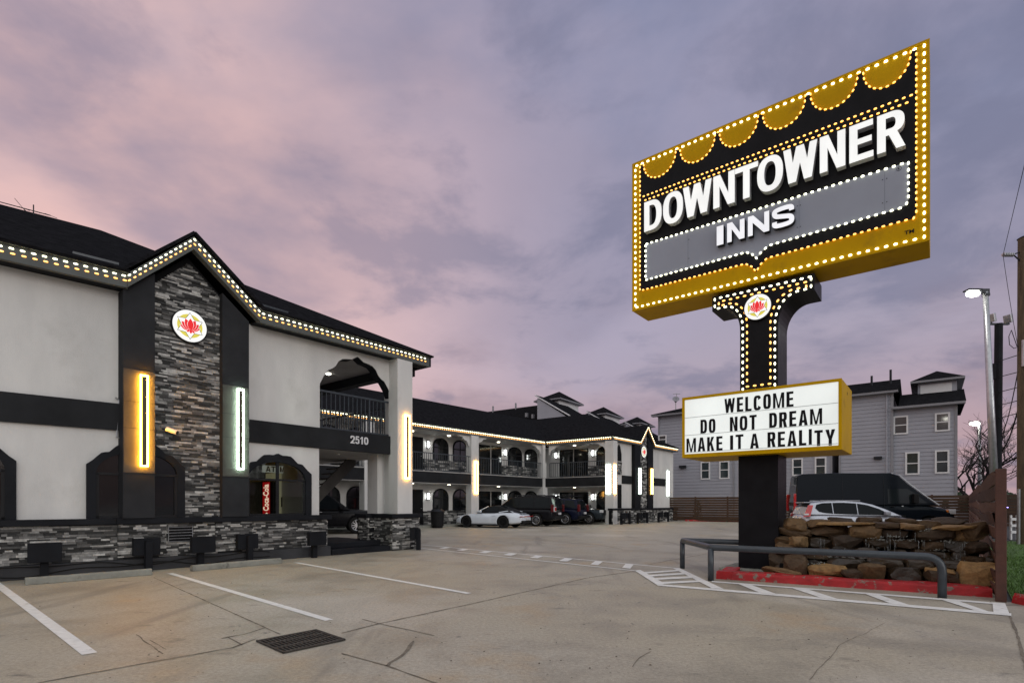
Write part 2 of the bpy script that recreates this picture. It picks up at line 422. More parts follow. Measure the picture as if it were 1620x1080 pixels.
M['soffit'] = mat('soffit_paint', (0.36, 0.35, 0.34), .8, .1, 1.0)
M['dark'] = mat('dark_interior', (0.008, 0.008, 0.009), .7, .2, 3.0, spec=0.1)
M['shingle'] = mat('roof_shingle', (0.006, 0.006, 0.007), .95, .3, 5.0, 1.0, 26, stretch=(1, 1, 5), col2=(0.021, 0.021, 0.024), spec=0)
M['metal_dark'] = mat('dark_metal', (0.025, 0.027, 0.032), .4, .2, 6.0, metal=.3, spec=0.12)
M['metal_grey'] = mat('grey_metal', (0.42, 0.43, 0.45), .35, .15, 8.0, metal=.7)
M['rail'] = mat('rail_paint', (0.034, 0.043, 0.053), .38, .2, 9.0, .08, 90)
M['glass'] = mat('window_glass', (0.006, 0.007, 0.008), .04, .1, 2.0, spec=.9)
M['frame_dark'] = mat('window_frame', (0.016, 0.016, 0.018), .55, .2, 5.0, spec=.12)
M['white_paint'] = mat('white_road_paint', (0.62, 0.62, 0.60), .7, .10, 9.0, .2, 150, col2=(0.78, 0.78, 0.76))
M['trim_white'] = mat('white_trim', (0.62, 0.62, 0.63), .6, .06, 3.0)
M['gold'] = mat('gold_paint', (0.46, 0.265, 0.001), .5, .10, 1.6, col2=(0.54, 0.315, 0.002), spec=.06)
M['sign_black'] = mat('sign_black', (0.012, 0.012, 0.014), .35, .2, 3.0, spec=0.05)
M['sign_grey'] = mat('sign_grey_panel', (0.26, 0.285, 0.35), .5, .06, 1.2)
M['letter_side'] = mat('letter_return', (0.42, 0.43, 0.45), .5, .05, 3.0)
M['concrete_stop'] = mat('stop_concrete', (0.22, 0.22, 0.19), .9, .2, 5.0, .6, 60)
M['red_kerb'] = mat('red_kerb_paint', (0.36, 0.008, 0.012), .6, .25, 5.0, .5, 40)
M['timber'] = mat('fence_timber', (0.120, 0.058, 0.036), .85, .35, 3.0, .4, 30, stretch=(1, 1, 6))
M['timber_post'] = mat('post_timber', (0.070, 0.026, 0.017), .7, .25, 6.0, .3, 40)
M['timber_far'] = mat('far_fence_timber', (0.050, 0.026, 0.014), .8, .3, 2.0)
M['pole_wood'] = mat('pole_wood', (0.10, 0.075, 0.045), .9, .4, 3.0, .8, 25, stretch=(4, 4, .6))
M['siding'] = mat('lap_siding', (0.30, 0.305, 0.345), .75, .05, 1.0)
M['bark'] = mat('bark', (0.028, 0.022, 0.020), .9, .3, 12.0, .5, 40)
M['leaf'] = mat('shrub_leaf', (0.02, 0.035, 0.014), .7, .4, 5.0)
M['grass'] = mat('grass', (0.060, 0.125, 0.018), .8, .45, 3.0, .5, 60)
M['asphalt'] = mat('asphalt', (0.05, 0.05, 0.052), .9, .2, 2.0, .4, 80)
M['rubber'] = mat('rubber', (0.012, 0.012, 0.012), .75, .2, 10.0, spec=0.2)
M['tint'] = mat('car_glass', (0.008, 0.010, 0.012), .03, .1, 3.0, spec=0.1)
M['black_plastic'] = mat('black_plastic', (0.012, 0.012, 0.013), .5, .2, 6.0, spec=0.12)
M['alloy'] = mat('alloy', (0.5, 0.5, 0.52), .3, .1, 9.0, metal=.9)
M['beige'] = mat('beige_panel', (0.20, 0.19, 0.13), .6, .1, 2.0)
M['camera_white'] = mat('camera_white', (0.65, 0.62, 0.58), .4, .05, 5.0)
M['yellow_mark'] = mat('emblem_yellow', (0.65, 0.55, 0.06), .5, .05, 5.0)
def paint(name, c, rough=.25, metal=0.0): return mat(name, c, rough, .06, 2.0, metal=metal, coat=.5 if max(c) > .1 else .03, spec=.4 if max(c) > .1 else .12)
M['p_white'] = paint('white_car_paint', (0.62, 0.66, 0.72))
M['p_black'] = paint('black_car_paint', (0.008, 0.008, 0.010))
M['p_blue'] = paint('blue_car_paint', (0.006, 0.008, 0.022))
M['p_slate'] = paint('slate_car_paint', (0.022, 0.028, 0.034), metal=.3)
M['p_silver'] = paint('silver_car_paint', (0.46, 0.48, 0.54), .28, .35)
M['p_van'] = paint('black_van_paint', (0.006, 0.009, 0.013), .14)
M['e_white'] = emat('led_white', (1.0, 0.99, 0.66), 5.0)
M['e_amber'] = emat('led_amber', (1.0, 0.40, 0.012), 2.8)
M['e_bar_amber'] = emat('bar_amber', (1.0, 0.42, 0.022), 120.0)
M['e_bar_warm'] = emat('bar_warm', (1.0, 0.47, 0.075), 17.0)
M['e_bar_white'] = emat('bar_white', (0.70, 1.0, 0.76), 42.0)
M['e_bar_far'] = emat('bar_white_far', (0.80, 1.0, 0.84), 5.5)
M['e_panel'] = emat('reader_panel', (0.93, 1.0, 0.97), 0.62, (.45, .45, .45), .10, 1.3)
M['e_letter'] = emat('letter_face', (0.97, 1.0, 0.98), 0.62, (.6, .6, .6), .08, 2.0)
M['e_letter_dim'] = emat('letter_face_dim', (0.90, 0.93, 1.0), 0.62, (.6, .6, .6), .10, 2.0)
M['e_emblem'] = emat('emblem_face', (1.0, 1.0, 0.97), 0.86, (.2, .2, .2))
M['e_emb_yellow'] = emat('emblem_yellow_lit', (0.72, 0.62, 0.06), 0.85, (.2, .18, .05))
M['e_emb_red'] = emat('emblem_red_lit', (0.75, 0.004, 0.012), 0.95, (.2, .01, .01))
M['e_lamp'] = emat('lamp_glow', (1.0, 0.97, 0.86), 22.0)
M['e_lamp2'] = emat('far_lamp_glow', (1.0, 0.95, 0.80), 9.0)
M['e_sconce'] = emat('sconce_glow', (0.95, 1.0, 0.97), 15.0)
M['e_down'] = emat('ceiling_lamp_glow', (1.0, 0.97, 0.85), 14.0)
M['e_gallery'] = emat('gallery_lamp_glow', (1.0, 0.90, 0.70), 5.0)
M['e_cola'] = emat('vending_red', (0.62, 0.010, 0.012), 0.42, (.4, .02, .02))
M['e_cola_txt'] = emat('vending_lettering', (1.0, 0.80, 0.62), 1.0)
M['e_tail'] = emat('tail_red', (0.9, 0.02, 0.02), 0.55, (.5, .02, .02))
M['red_lens'] = mat('red_lens', (0.45, 0.012, 0.015), .2, .1, 6.0, coat=.8)
M['clear_lens'] = mat('clear_lens', (0.55, 0.56, 0.58), .12, .1, 6.0, coat=.8)
M['orange_lens'] = mat('orange_lens', (0.55, 0.16, 0.02), .2, .1, 6.0, coat=.8)
M['plate'] = mat('number_plate', (0.5, 0.5, 0.52), .5, .1, 20.0)
M['e_head'] = emat('headlight_glow', (1.0, 0.97, 0.88), 22.0)
M['e_blue'] = emat('blue_glow', (0.28, 0.22, 1.0), 9.0)
M['stack'] = island_mat('ledger_stone', [(0.0, (0.014, 0.014, 0.014)), (0.25, (0.034, 0.034, 0.033)), (0.48, (0.095, 0.093, 0.090)), (0.74, (0.22, 0.216, 0.208)), (1.0, (0.50, 0.49, 0.465))], .8, .9)
M['rock'] = island_mat('fountain_rock', [(0.0, (0.030, 0.017, 0.008)), (0.4, (0.070, 0.040, 0.017)), (0.75, (0.13, 0.075, 0.030)), (1.0, (0.20, 0.118, 0.048))], .7, .8, 'object')
M['rock_wet'] = island_mat('wet_rock', [(0.0, (0.016, 0.011, 0.007)), (0.5, (0.030, 0.020, 0.011)), (1.0, (0.052, 0.034, 0.018))], .28, .8, 'object')
M['timber'] = island_mat('fence_timber', [(0.0, (0.055, 0.026, 0.018)), (0.5, (0.090, 0.042, 0.028)), (1.0, (0.15, 0.078, 0.052))], .8, .5, 'object')
M['rock_gold'] = island_mat('tan_rock', [(0.0, (0.20, 0.115, 0.040)), (1.0, (0.30, 0.18, 0.07))], .75, .8, 'object')

def worn(m, under, scale, lo, hi):
    """paint worn through to what lies under it in ragged chips"""
    nd, lk = m.node_tree.nodes, m.node_tree.links; b = nd['Principled BSDF']; src = b.inputs['Base Color'].links[0].from_socket
    t = nd.new('ShaderNodeTexCoord'); n = nd.new('ShaderNodeTexNoise'); lk.new(t.outputs['Object'], n.inputs['Vector']); n.inputs['Scale'].default_value = scale; n.inputs['Detail'].default_value = 9; n.inputs['Roughness'].default_value = .68
    q = nd.new('ShaderNodeMapRange'); lk.new(n.outputs[0], q.inputs[0]); q.inputs[1].default_value = lo; q.inputs[2].default_value = hi
    x = nd.new('ShaderNodeMix'); x.data_type = 'RGBA'; lk.new(q.outputs[0], x.inputs[0]); lk.new(src, x.inputs[6]); x.inputs[7].default_value = (*under, 1); lk.new(x.outputs[2], b.inputs['Base Color'])
worn(M['white_paint'], (.30, .27, .22), 5.0, .60, .72)
worn(M['stucco'], (.47, .46, .44), .8, .54, .85)
worn(M['soffit'], (.22, .21, .20), 1.5, .55, .8)
worn(M['gold'], (.30, .17, .01), 2.2, .56, .80)
worn(M['concrete_stop'], (.10, .095, .08), 4.0, .56, .70)
def ground_mat():
    m = bpy.data.materials.new('concrete_paving'); m.use_nodes = True
    nd, lk = m.node_tree.nodes, m.node_tree.links
    b = nd['Principled BSDF']
    t = nd.new('ShaderNodeTexCoord')
    def nz(scale, detail=6, rough=.6, stretch=(1, 1, 1), off=0, rot=0.0, dist=0.0):
        mp = nd.new('ShaderNodeMapping'); lk.new(t.outputs['Object'], mp.inputs[0]); mp.inputs['Scale'].default_value = stretch
        mp.inputs['Location'].default_value = (off, off * .6, 0); mp.inputs['Rotation'].default_value = (0, 0, rot)
        n = nd.new('ShaderNodeTexNoise'); lk.new(mp.outputs[0], n.inputs['Vector'])
        n.inputs['Scale'].default_value = scale; n.inputs['Detail'].default_value = detail; n.inputs['Roughness'].default_value = rough; n.inputs['Distortion'].default_value = dist
        return n.outputs[0]
    def rg(v, a, c, d=0.0, e=1.0):
        n = nd.new('ShaderNodeMapRange'); n.interpolation_type = 'SMOOTHSTEP'; lk.new(v, n.inputs[0])
        for i, q in enumerate((a, c, d, e)): n.inputs[i + 1].default_value = q
        return n.outputs[0]
    def mx(f, a, c, mode='MIX'):
        n = nd.new('ShaderNodeMix'); n.data_type = 'RGBA'; n.blend_type = mode
        for i, v in ((0, f), (6, a), (7, c)):
            if isinstance(v, (int, float)): n.inputs[i].default_value = v
            elif isinstance(v, tuple): n.inputs[i].default_value = (*v, 1)
            else: lk.new(v, n.inputs[i])
        return n.outputs[2]
    big, mid, fine = nz(.16, 5, .55, off=4), nz(.85, 7, .65, off=2, dist=.4), nz(26, 6, .75)
    c = mx(rg(big, .38, .62), (0.365, 0.325, 0.250), (0.380, 0.350, 0.292))
    c = mx(rg(mid, .42, .68), c, (0.272, 0.244, 0.192))
    c = mx(rg(nz(.5, 6, .6, off=11), .56, .72), c, (0.370, 0.292, 0.196))          # ochre staining
    c = mx(rg(nz(1.3, 7, .62, (1, 2.2, 1), 21, .7), .60, .74), c, (0.150, 0.138, 0.115))   # old oil marks
    c = mx(rg(nz(3.6, 6, .7, off=33), .63, .72), c, (0.135, 0.126, 0.116))
    c = mx(rg(nz(.28, 4, .5, off=51), .55, .7, 0, .6), c, (0.480, 0.445, 0.385))
    c = mx(1.0, c, rg(fine, .25, .75, .74, 1.22), 'MULTIPLY')
    c = mx(1.0, c, rg(nz(95, 3, .8, off=61), .3, .7, .80, 1.18), 'MULTIPLY')
    c = mx(rg(nz(9, 4, .6, off=71), .70, .74), c, (.06, .055, .05))
    c = mx(rg(nz(.9, 5, .6, (1, .16, 1), 81, -.72, .3), .57, .70, 0, .6), c, (.17, .155, .13))   # tyre tracks
    lk.new(c, b.inputs['Base Color'])
    lk.new(rg(mid, .3, .7, .72, .52), b.inputs['Roughness'])
    bp = nd.new('ShaderNodeBump'); bp.inputs['Strength'].default_value = .35; bp.inputs['Distance'].default_value = .006
    lk.new(fine, bp.inputs['Height']); lk.new(bp.outputs[0], b.inputs['Normal'])
    return m
M['paving'] = ground_mat()
M['joint'] = mat('pavement_joint', (0.155, 0.132, 0.102), .9, .4, 8.0)

# ------------------------------------------------------------------ site lines
E1, E2 = (-7.71, 10.87), (-2.68, 17.02)
FR = Fr(E1, E2)                                     # front block, from tower to breezeway
FL = Fr((-9.04, 9.585), E1)                         # front block, left of the tower
F1 = Fr((-5.627, 30.682), (2.479, 40.040))          # courtyard wing, long gallery
F2 = Fr((2.479, 40.040), (6.879, 36.801))           # courtyard wing, short gallery
F3 = Fr((6.879, 36.801), (13.742, 45.068))          # courtyard wing, end wall
FS = Fr((4.62, 10.75), (4.62 + .7837, 10.75 - .6211))   # sign face
FK = Fr((3.777, 10.011), (7.114, 7.982))            # red kerb in front of the fountain
FF = Fr((6.95, 7.67), (6.95 + .64 * 30, 7.67 + .77 * 30))   # side fence

# ------------------------------------------------------------------ ground
mb = MB(); mb.face([V(-500, -200, -.02), V(900, -200, -.02), V(900, 1500, -.02), V(-500, 1500, -.02)])
struct(mb.build('ground', M['asphalt']))
mb = MB(); mb.face([V(-45, -25, 0), V(7.0, -25, 0), FF.pt(0.05), FF.pt(41), FF.pt(41, -60), V(-60, 25, 0)])
struct(mb.build('parking_lot', M['paving']))
mb = MB(); mb.face([V(7.0, -25, -.006), V(40, -25, -.006), FF.pt(6.0, 14, -.006), FF.pt(.05, 0.0, -.006)])
struct(mb.build('pavement', M['paving']))
def strip(mb, pts, w, z, jit=0.0):
    """a flat strip w wide following ground points"""
    P = [V(p.x, p.y, z) for p in pts]
    Lp, Rp = [], []
    for i, p in enumerate(P):
        t = (P[min(i + 1, len(P) - 1)] - P[max(i - 1, 0)]).normalized(); s = V(-t.y, t.x, 0)
        q = w / 2 * (1 + random.uniform(-jit, jit))
        Lp.append(p + s * q); Rp.append(p - s * q)
    for i in range(len(P) - 1): mb.face([Lp[i], Lp[i + 1], Rp[i + 1], Rp[i]])
def wander(pts, step=.12, amp=.012):
    out = []
    for a, b in zip(pts, pts[1:]):
        n = max(1, int((b - a).length / step))
        for k in range(n):
            p = a.lerp(b, k / n); j = noise.noise_vector(p * 4.0)
            out.append(p + V(j.x, j.y, 0) * amp * 2)
    out.append(pts[-1]); return out
mb = MB()
for pts, w, amp in ([[(60, 1080), (250, 1045), (368, 1024), (405, 1010)], .022, .010], [[(243, 913), (443, 1003)], .020, .006],
              [[(540, 1001), (600, 986), (753, 953), (933, 913), (1006, 903)], .026, .016], [[(653, 1013), (640, 1030), (613, 1053)], .035, .05],
              [[(540, 1033), (613, 1053), (700, 1084)], .022, .012], [[(573, 979), (600, 986), (687, 1005)], .018, .012],
              [[(350, 1010), (385, 1003), (418, 993)], .03, .05], [[(215, 1003), (258, 1034)], .014, .02], [[(1595, 967), (1608, 1000), (1625, 1060)], .03, .008],
              [[(360, 1007), (383, 1020)], .016, .01], [[(1000, 1055), (1010, 1040), (1030, 1030)], .008, .03],
              [[(860, 855), (950, 862), (985, 868)], .03, .03], [[(1280, 1075), (1330, 1020), (1400, 985)], .006, .03], [[(1025, 893), (1060, 886), (1160, 868)], .02, .01], [[(240, 1012), (263, 1027)], .012, .03]):
    strip(mb, wander([G(*p) for p in pts], .08, amp * .35), w * .8, .004, .5)
struct(mb.build('pavement_joint', M['joint'], normals=False))
def poly(name, lists, z=.006, m='white_paint'):
    mb = MB()
    for i, l in enumerate(lists): mb.face([V(p.x, p.y, z) for p in l])
    return struct(mb.build(name, M[m], normals=False))
def line_px(a, b, w): 
    a, b = G(*a), G(*b); t = (b - a).normalized(); s = V(-t.y, t.x, 0) * w / 2
    return [a + s, b + s, b - s, a - s]
poly('parking_line', [line_px((-60, 882), (142, 1034), .115)])
poly('parking_line', [line_px((269, 906.5), (521, 981), .105)])
poly('parking_line', [line_px((468, 889.5), (742, 938.5), .105)])
xw = [line_px((667, 861.5), (1068, 898.5), .085), ]
poly('walkway_marking', xw)
poly('walkway_marking', [line_px((662, 866.5), (1008, 903.0), .085)], .0075)
rung = []
for a, b in (((694, 867.2), (703, 867.8)), ((722, 870), (732, 871)), ((757, 873.5), (768, 875)), ((796, 877.5), (808, 879)), ((838, 882), (850, 883)), ((884, 887), (897, 888.3)), ((934, 892.5), (946, 894)), ((984, 898), (997, 899.5))):
    p, q = G(*a), G(*b); d = (FR.n3 * -1)
    top = []
    A0, A1 = G(667, 861.5), G(1068, 898.5)
    for w in (q, p):
        t = V(A1.x - A0.x, A1.y - A0.y); r = V(w.x - A0.x, w.y - A0.y); dd = V(.30, .954)
        k = (t.x * r.y - t.y * r.x) / -(t.x * dd.y - t.y * dd.x)
        top.append(V(w.x + dd.x * k, w.y + dd.y * k, 0))
    rung.append([p, q, top[0], top[1]])
poly('walkway_marking', rung, .009)
H = lambda *q: [G(*p) for p in q]
poly('hatch_marking', [H((1004, 902.5), (1013, 901.5), (1052, 923.5), (1040, 926)), H((1064, 898.5), (1075, 898.5), (1145, 932), (1126, 930.6))], .0105)
poly('hatch_marking', [H((1018, 905.0), (1070, 901.5), (1076, 903.2), (1022, 907.3)), H((1025, 909.5), (1082, 905.8), (1088, 908.2), (1029, 912)), H((1034, 914.5), (1094, 911.3), (1101, 914.2), (1038, 917.2)), H((1046, 920.8), (1108, 917.8), (1114, 920.2), (1052, 923.6))], .0090)
poly('hatch_marking', [H((1042, 923.6), (1600, 970.2), (1600, 974.4), (1040, 926.3)), H((1126, 918.8), (1590, 954.2), (1590, 957.0), (1126, 920.6))], .0075)
poly('hatch_marking', [H((1166, 923.0), (1186, 924.4), (1232, 941.0), (1204, 938.5)), H((1250, 929.5), (1275, 931.3), (1330, 949.0), (1302, 946.8)), H((1366, 938.5), (1388, 940.2), (1442, 958.3), (1412, 956)), H((1484, 947.2), (1512, 949.5), (1570, 969.5), (1548, 967.5)), H((1570, 953.2), (1590, 954.5), (1598, 973.2), (1572, 971.5))], .0090)

# ------------------------------------------------------------------ builders shared by both motel blocks
def veneer(mb, F, s0, s1, n, z0, z1, ch=.038, l0=.06, l1=.30, lim=None, relief=.03):
    z = z0
    while z < z1 - .01:
        hh = min(ch * random.uniform(.65, 1.35), z1 - z); a1, b1 = s0, s1
        if lim: a1, b1 = lim(z + hh); a1, b1 = max(a1, s0), min(b1, s1)
        s = a1 - random.uniform(0, l1)
        while s < b1:
            l = random.uniform(l0, l1); a, b = max(s, a1), min(s + l, b1); s += l
            if b - a > .012:
                mb.box(F, a + .0015, b - .0015, n - .06, n + random.uniform(0, relief), z + .001, z + hh - .0015)
        z += hh
PROF = [(0, 1), (.06, .985), (.126, .971), (.25, .972), (.36, .966), (.44, .931), (.57, .856), (.66, .85), (.72, .84), (.78, .805), (.88, .745), (1, .69), (1, 0)]
def ellipse_top(half, zs, za, k=14):
    return [(half * math.cos(i * math.pi / 2 / k), zs + (za - zs) * math.sin(i * math.pi / 2 / k)) for i in range(k + 1)]
M['clear_glass'] = bpy.data.materials.new('clear_glass'); M['clear_glass'].use_nodes = True
_n, _l = M['clear_glass'].node_tree.nodes, M['clear_glass'].node_tree.links
_n.clear(); _o = _n.new('ShaderNodeOutputMaterial'); _m = _n.new('ShaderNodeMixShader'); _t = _n.new('ShaderNodeBsdfTransparent'); _g = _n.new('ShaderNodeBsdfGlossy'); _f = _n.new('ShaderNodeFresnel')
_t.inputs[0].default_value = (.62, .64, .60, 1); _g.inputs['Roughness'].default_value = .02; _f.inputs[0].default_value = 1.5
_l.new(_f.outputs[0], _m.inputs[0]); _l.new(_t.outputs[0], _m.inputs[1]); _l.new(_g.outputs[0], _m.inputs[2]); _l.new(_m.outputs[0], _o.inputs[0])
def arch_window(root, F, sc, half, zb, zt, n, sides=(1, 1), clear=False, depth=.09, trim='charcoal'):
    """arched window under a scalloped dark surround; sides says which halves stand free"""
    hz = zt - zb; zs, za, hi = zb + .575 * hz, zb + .862 * hz, half * .82
    mb = MB(); inner = ellipse_top(hi, zs, za); outer = [(x * half, zb + q * hz) for x, q in PROF]
    for sg, on in ((-1, sides[0]), (1, sides[1])):
        if not on: continue
        ring = [(sc + sg * x, z) for x, z in outer] + [(sc + sg * hi, zb)] + [(sc + sg * x, z) for x, z in inner]
        mb.fprism(F, ring, n, n + depth)
    w = mb.build('window', M[trim], root)
    mb = MB()
    for sg, on in ((-1, sides[0]), (1, sides[1])):
        if not on: continue
        pane = [(sc, zb)] + [(sc + sg * hi, zb)] + [(sc + sg * x, z) for x, z in inner]
        mb.face([F.pt(s, n + (.012 if not clear else .02), z) for s, z in pane])
    mb.build('pane', M['clear_glass' if clear else 'glass'], w)
    mb = MB()
    a = sc - (hi if sides[0] else 0); b = sc + (hi if sides[1] else 0)
    mb.box(F, a, b, n + .015, n + .05, zs - .025, zs + .025)
    mb.box(F, a, b, n + .015, n + .05, zb, zb + .05)
    if sides == (1, 1): mb.box(F, sc - .035, sc + .035, n + .015, n + .055, zb, za)
    for sg, on in ((-1, sides[0]), (1, sides[1])):
        if on: mb.box(F, min(sc + sg * hi, sc + sg * (hi - .05)), max(sc + sg * hi, sc + sg * (hi - .05)), n + .015, n + .05, zb, zs)
    mb.build('frame', M['frame_dark'], w)
    return w
def led_bar(root, F, sc, n, z0, z1, wd, m, t=.02, plate='charcoal'):
    mb = MB()
    mb.box(F, sc - wd / 2, sc - wd / 2 + t, n + .035, n + .06, z0, z1); mb.box(F, sc + wd / 2 - t, sc + wd / 2, n + .035, n + .06, z0, z1)
    mb.box(F, sc - wd / 2 + t, sc + wd / 2 - t, n + .035, n + .06, z0, z0 + t); mb.box(F, sc - wd / 2 + t, sc + wd / 2 - t, n + .035, n + .06, z1 - t, z1)
    o = mb.build('light_bar', M[m], root)
    mb = MB(); mb.box(F, sc - wd / 2 + t + .003, sc + wd / 2 - t - .003, n + .004, n + .058, z0 + t * 1.1, z1 - t * 1.1)
    mb.build('backing', M[plate], o)
def eave(root, F, s0, s1, pitch=.16, ln=.070, zt=6.0, hi=.030):
    mb = MB(); mb.box(F, s0, s1, -.10, 0, zt - .28, zt); mb.box(F, s0, s1, -.08, .06, zt + .002, zt + .045); mb.build('fascia', M['fascia'], root)
    mb = MB(); mb.box(F, s0, s1, -.5, -.102, zt - .27, zt - .23); mb.build('soffit', M['charcoal'], root)
    for z, m in ((zt - .055, 'e_white'), (zt - .145, 'e_amber')):
        mb = MB(); mb.leds([F.pt(s0 + .05, .001, z), F.pt(s1 - .05, .001, z)], pitch, ln, hi, .012, F.n3, .5 if m == 'e_white' else .62)
        mb.build('light_string', M[m], root)
def gable_front(root, F, s0, s1, sa, zb, za, pitch=.13, ln=.062, hi=.028, n1=.045):
    mb = MB(); h = .28
    mb.fprism(F, [(s0, zb - h), (sa, za - h), (sa, za), (s0, zb)], -.12, n1)
    mb.fprism(F, [(sa, za - h), (s1, zb - h), (s1, zb), (sa, za)], -.12, n1 - .002)
    mb.build('gable_fascia', M['fascia'], root)
    for dzz, m in ((-.06, 'e_white'), (-.165, 'e_amber')):
        mb = MB(); mb.leds([F.pt(s0, n1 + .001, zb + dzz), F.pt(sa, n1 + .001, za + dzz), F.pt(s1, n1 + .001, zb + dzz)], pitch, ln, hi, .012, F.n3)
        mb.build('light_string', M[m], root)
    mb = MB(); b = -(za + .06 - 6.03) / .5
    A, B_, P, Q = F.pt(s0 - .1, n1 + .05, zb + .03), F.pt(s1 + .1, n1 + .05, zb + .03), F.pt(sa, n1 + .05, za + .075), F.pt(sa, b, za + .075)
    mb.face([A, P, Q]); mb.face([P, B_, Q])
    mb.build('gable_roof', M['shingle'], root, solid=.06)
def emblem(root, c, ax, r, thick=.06, name='emblem'):
    """round backlit badge: white disc, yellow ring, six-pointed star and a red lotus"""
    up = V(0, 0, 1); s = up.cross(ax).normalized()
    P = lambda x, y, q: c + s * (x * r) + up * (y * r) + ax * q
    k = 48; ring = [(math.cos(i * 2 * math.pi / k), math.sin(i * 2 * math.pi / k)) for i in range(k)]
    mb = MB(); mb.prism([P(x * 1.06, y * 1.06, -thick) for x, y in ring], ax * thick); b = mb.build(name, M['sign_black'], root)
    mb = MB(); mb.face([P(x, y, .003) for x, y in ring]); mb.build('face', M['e_emblem'], b, normals=False)
    mb = MB(); mb.disc(c + ax * .006, ax, r * .50, r * .74, 48); mb.build('ring', M['e_emb_yellow'], b, normals=False)
    star = []
    for i in range(12):
        a = math.pi / 2 + i * math.pi / 6; q = .84 if i % 2 == 0 else .50
        star.append((q * math.cos(a), q * math.sin(a)))
    mb = MB(); mb.face([P(x, y, .009) for x, y in star]); mb.build('star', M['e_emblem'], b, normals=False)
    mb = MB()
    for i in range(12):
        x0, y0 = star[i]; x1, y1 = star[(i + 1) % 12]; d = V(x1 - x0, y1 - y0).normalized(); q = V(-d.y, d.x) * .012
        mb.face([P(x0 + q.x, y0 + q.y, .011), P(x1 + q.x, y1 + q.y, .011), P(x1 - q.x, y1 - q.y, .011), P(x0 - q.x, y0 - q.y, .011)])
    mb.build('star_outline', M['sign_black'], b, normals=False)
    def petal(mb, x, y, ang, L, wd, q):
        pts = []
        for i in range(13):
            t = i / 12; w = wd * math.sin(math.pi * min(1, t * 1.02)) ** .8 * (1 - .35 * t)
            pts.append((w, t * L))
        full = [(a, b_) for a, b_ in pts] + [(-a, b_) for a, b_ in pts[-2:0:-1]]
        ca, sa = math.cos(ang), math.sin(ang)
        mb.face([P(x + a * ca - b_ * sa, y + a * sa + b_ * ca, q) for a, b_ in full])
    mb = MB(); w = MB(); q = .014
    for ang, L, wd in ((1.25, .62, .17), (-1.25, .62, .17), (.86, .68, .21), (-.86, .68, .21), (.43, .72, .22), (-.43, .72, .22), (0, .72, .21)):
        petal(w, 0, -.26, ang, L + .03, wd + .024, q); petal(mb, 0, -.26, ang, L, wd, q + .002); q += .004
    for ang, L, wd in ((2.2, .30, .09), (-2.2, .30, .09), (math.pi, .26, .10)):
        petal(w, 0, -.26, ang, L + .02, wd + .02, q); petal(mb, 0, -.26, ang, L, wd, q + .002); q += .004
    w.build('lotus_outline', M['e_emblem'], b, normals=False); mb.build('lotus', M['e_emb_red'], b, normals=False)
    return b
def rail_run(root, F, s0, s1, n, z0, z1, pitch=.135, r=.011):
    mb = MB(); mb.box(F, s0, s1, n - .025, n + .025, z1 - .05, z1); mb.box(F, s0, s1, n - .018, n + .018, z0, z0 + .035)
    k = int((s1 - s0) / pitch)
    for i in range(1, k): 
        s = s0 + (s1 - s0) * i / k; mb.box(F, s - r, s + r, n - r, n + r, z0 + .036, z1 - .051)
    for i in range(0, k + 1, 12):
        s = s0 + (s1 - s0) * i / k; mb.box(F, s - .022, s + .022, n - .022, n + .022, z0 + .001, z1 - .052)
    mb.build('railing', M['rail'], root)

# ------------------------------------------------------------------ front motel block
B = thing('motel_building', FR.pt(2.5, -.4), 'nearest two storey white motel block with stone tower, house number and dark hipped roof', 'motel', 'motel blocks around the car park')
NW = -.40
# walls
mb = MB(); mb.box(FL, -9, FL.L + .02, NW - .2, NW, 1.0, 5.74); mb.build('wall', M['stucco'], B)
mb = MB(); ow = [(3.28 + x * .9 * .9, 1.09 + q * 1.55 * .95) for x, q in PROF]
ow2 = [(3.28 - x * .9 * .9, 1.09 + q * 1.55 * .95) for x, q in PROF if x < .88]
mb.fprism(FR, [(4.46, 1.0), (4.46, 2.88), (2.40, 2.88)] + [(2.40, ow2[-1][1])] + ow2[::-1] + ow[1:-1] + [(4.09, 1.0)], NW - .2, NW)
AP = [(0, 1), (.05, .97), (.16, .885), (.30, .862), (.42, .83), (.52, .74), (.60, .58), (.68, .50), (.78, .44), (.90, .24), (1, 0)]
ah, ac = 1.20, 5.68
arch = [(ac - x * ah, 4.62 + q * .98) for x, q in AP[::-1]] + [(ac + x * ah, 4.62 + q * .98) for x, q in AP[1:]]
mb.fprism(FR, [(2.40, 5.74), (2.40, 3.43), (ac - ah, 3.43)] + arch + [(ac + ah, 3.43), (6.92, 3.43), (6.92, 5.74)], NW - .30, NW)
mb.box(FR, 4.30, 4.46, -9.0, NW - .301, 3.43, 5.70); mb.box(FR, 4.30, 4.46, -9.0, NW - .201, .3, 2.88)
mb.build('wall', M['stucco'], B)
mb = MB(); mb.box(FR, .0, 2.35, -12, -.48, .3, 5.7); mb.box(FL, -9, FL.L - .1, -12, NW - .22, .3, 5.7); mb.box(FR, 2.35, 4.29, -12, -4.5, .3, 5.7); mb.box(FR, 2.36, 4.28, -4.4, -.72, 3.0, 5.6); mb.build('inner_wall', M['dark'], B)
mb = MB()
for x, q in AP: pass
for (a, za_), (b, zb_) in zip(arch, arch[1:]):
    mb.prism([FR.pt(a, NW - .299, za_ - .02), FR.pt(b, NW - .299, zb_ - .02), FR.pt(b, NW - .299, zb_ + .012), FR.pt(a, NW - .299, za_ + .012)], FR.n3 * .292)
mb.build('arch_shade', M['charcoal'], B)  # dark strip painted under the arch for the shade of its reveal
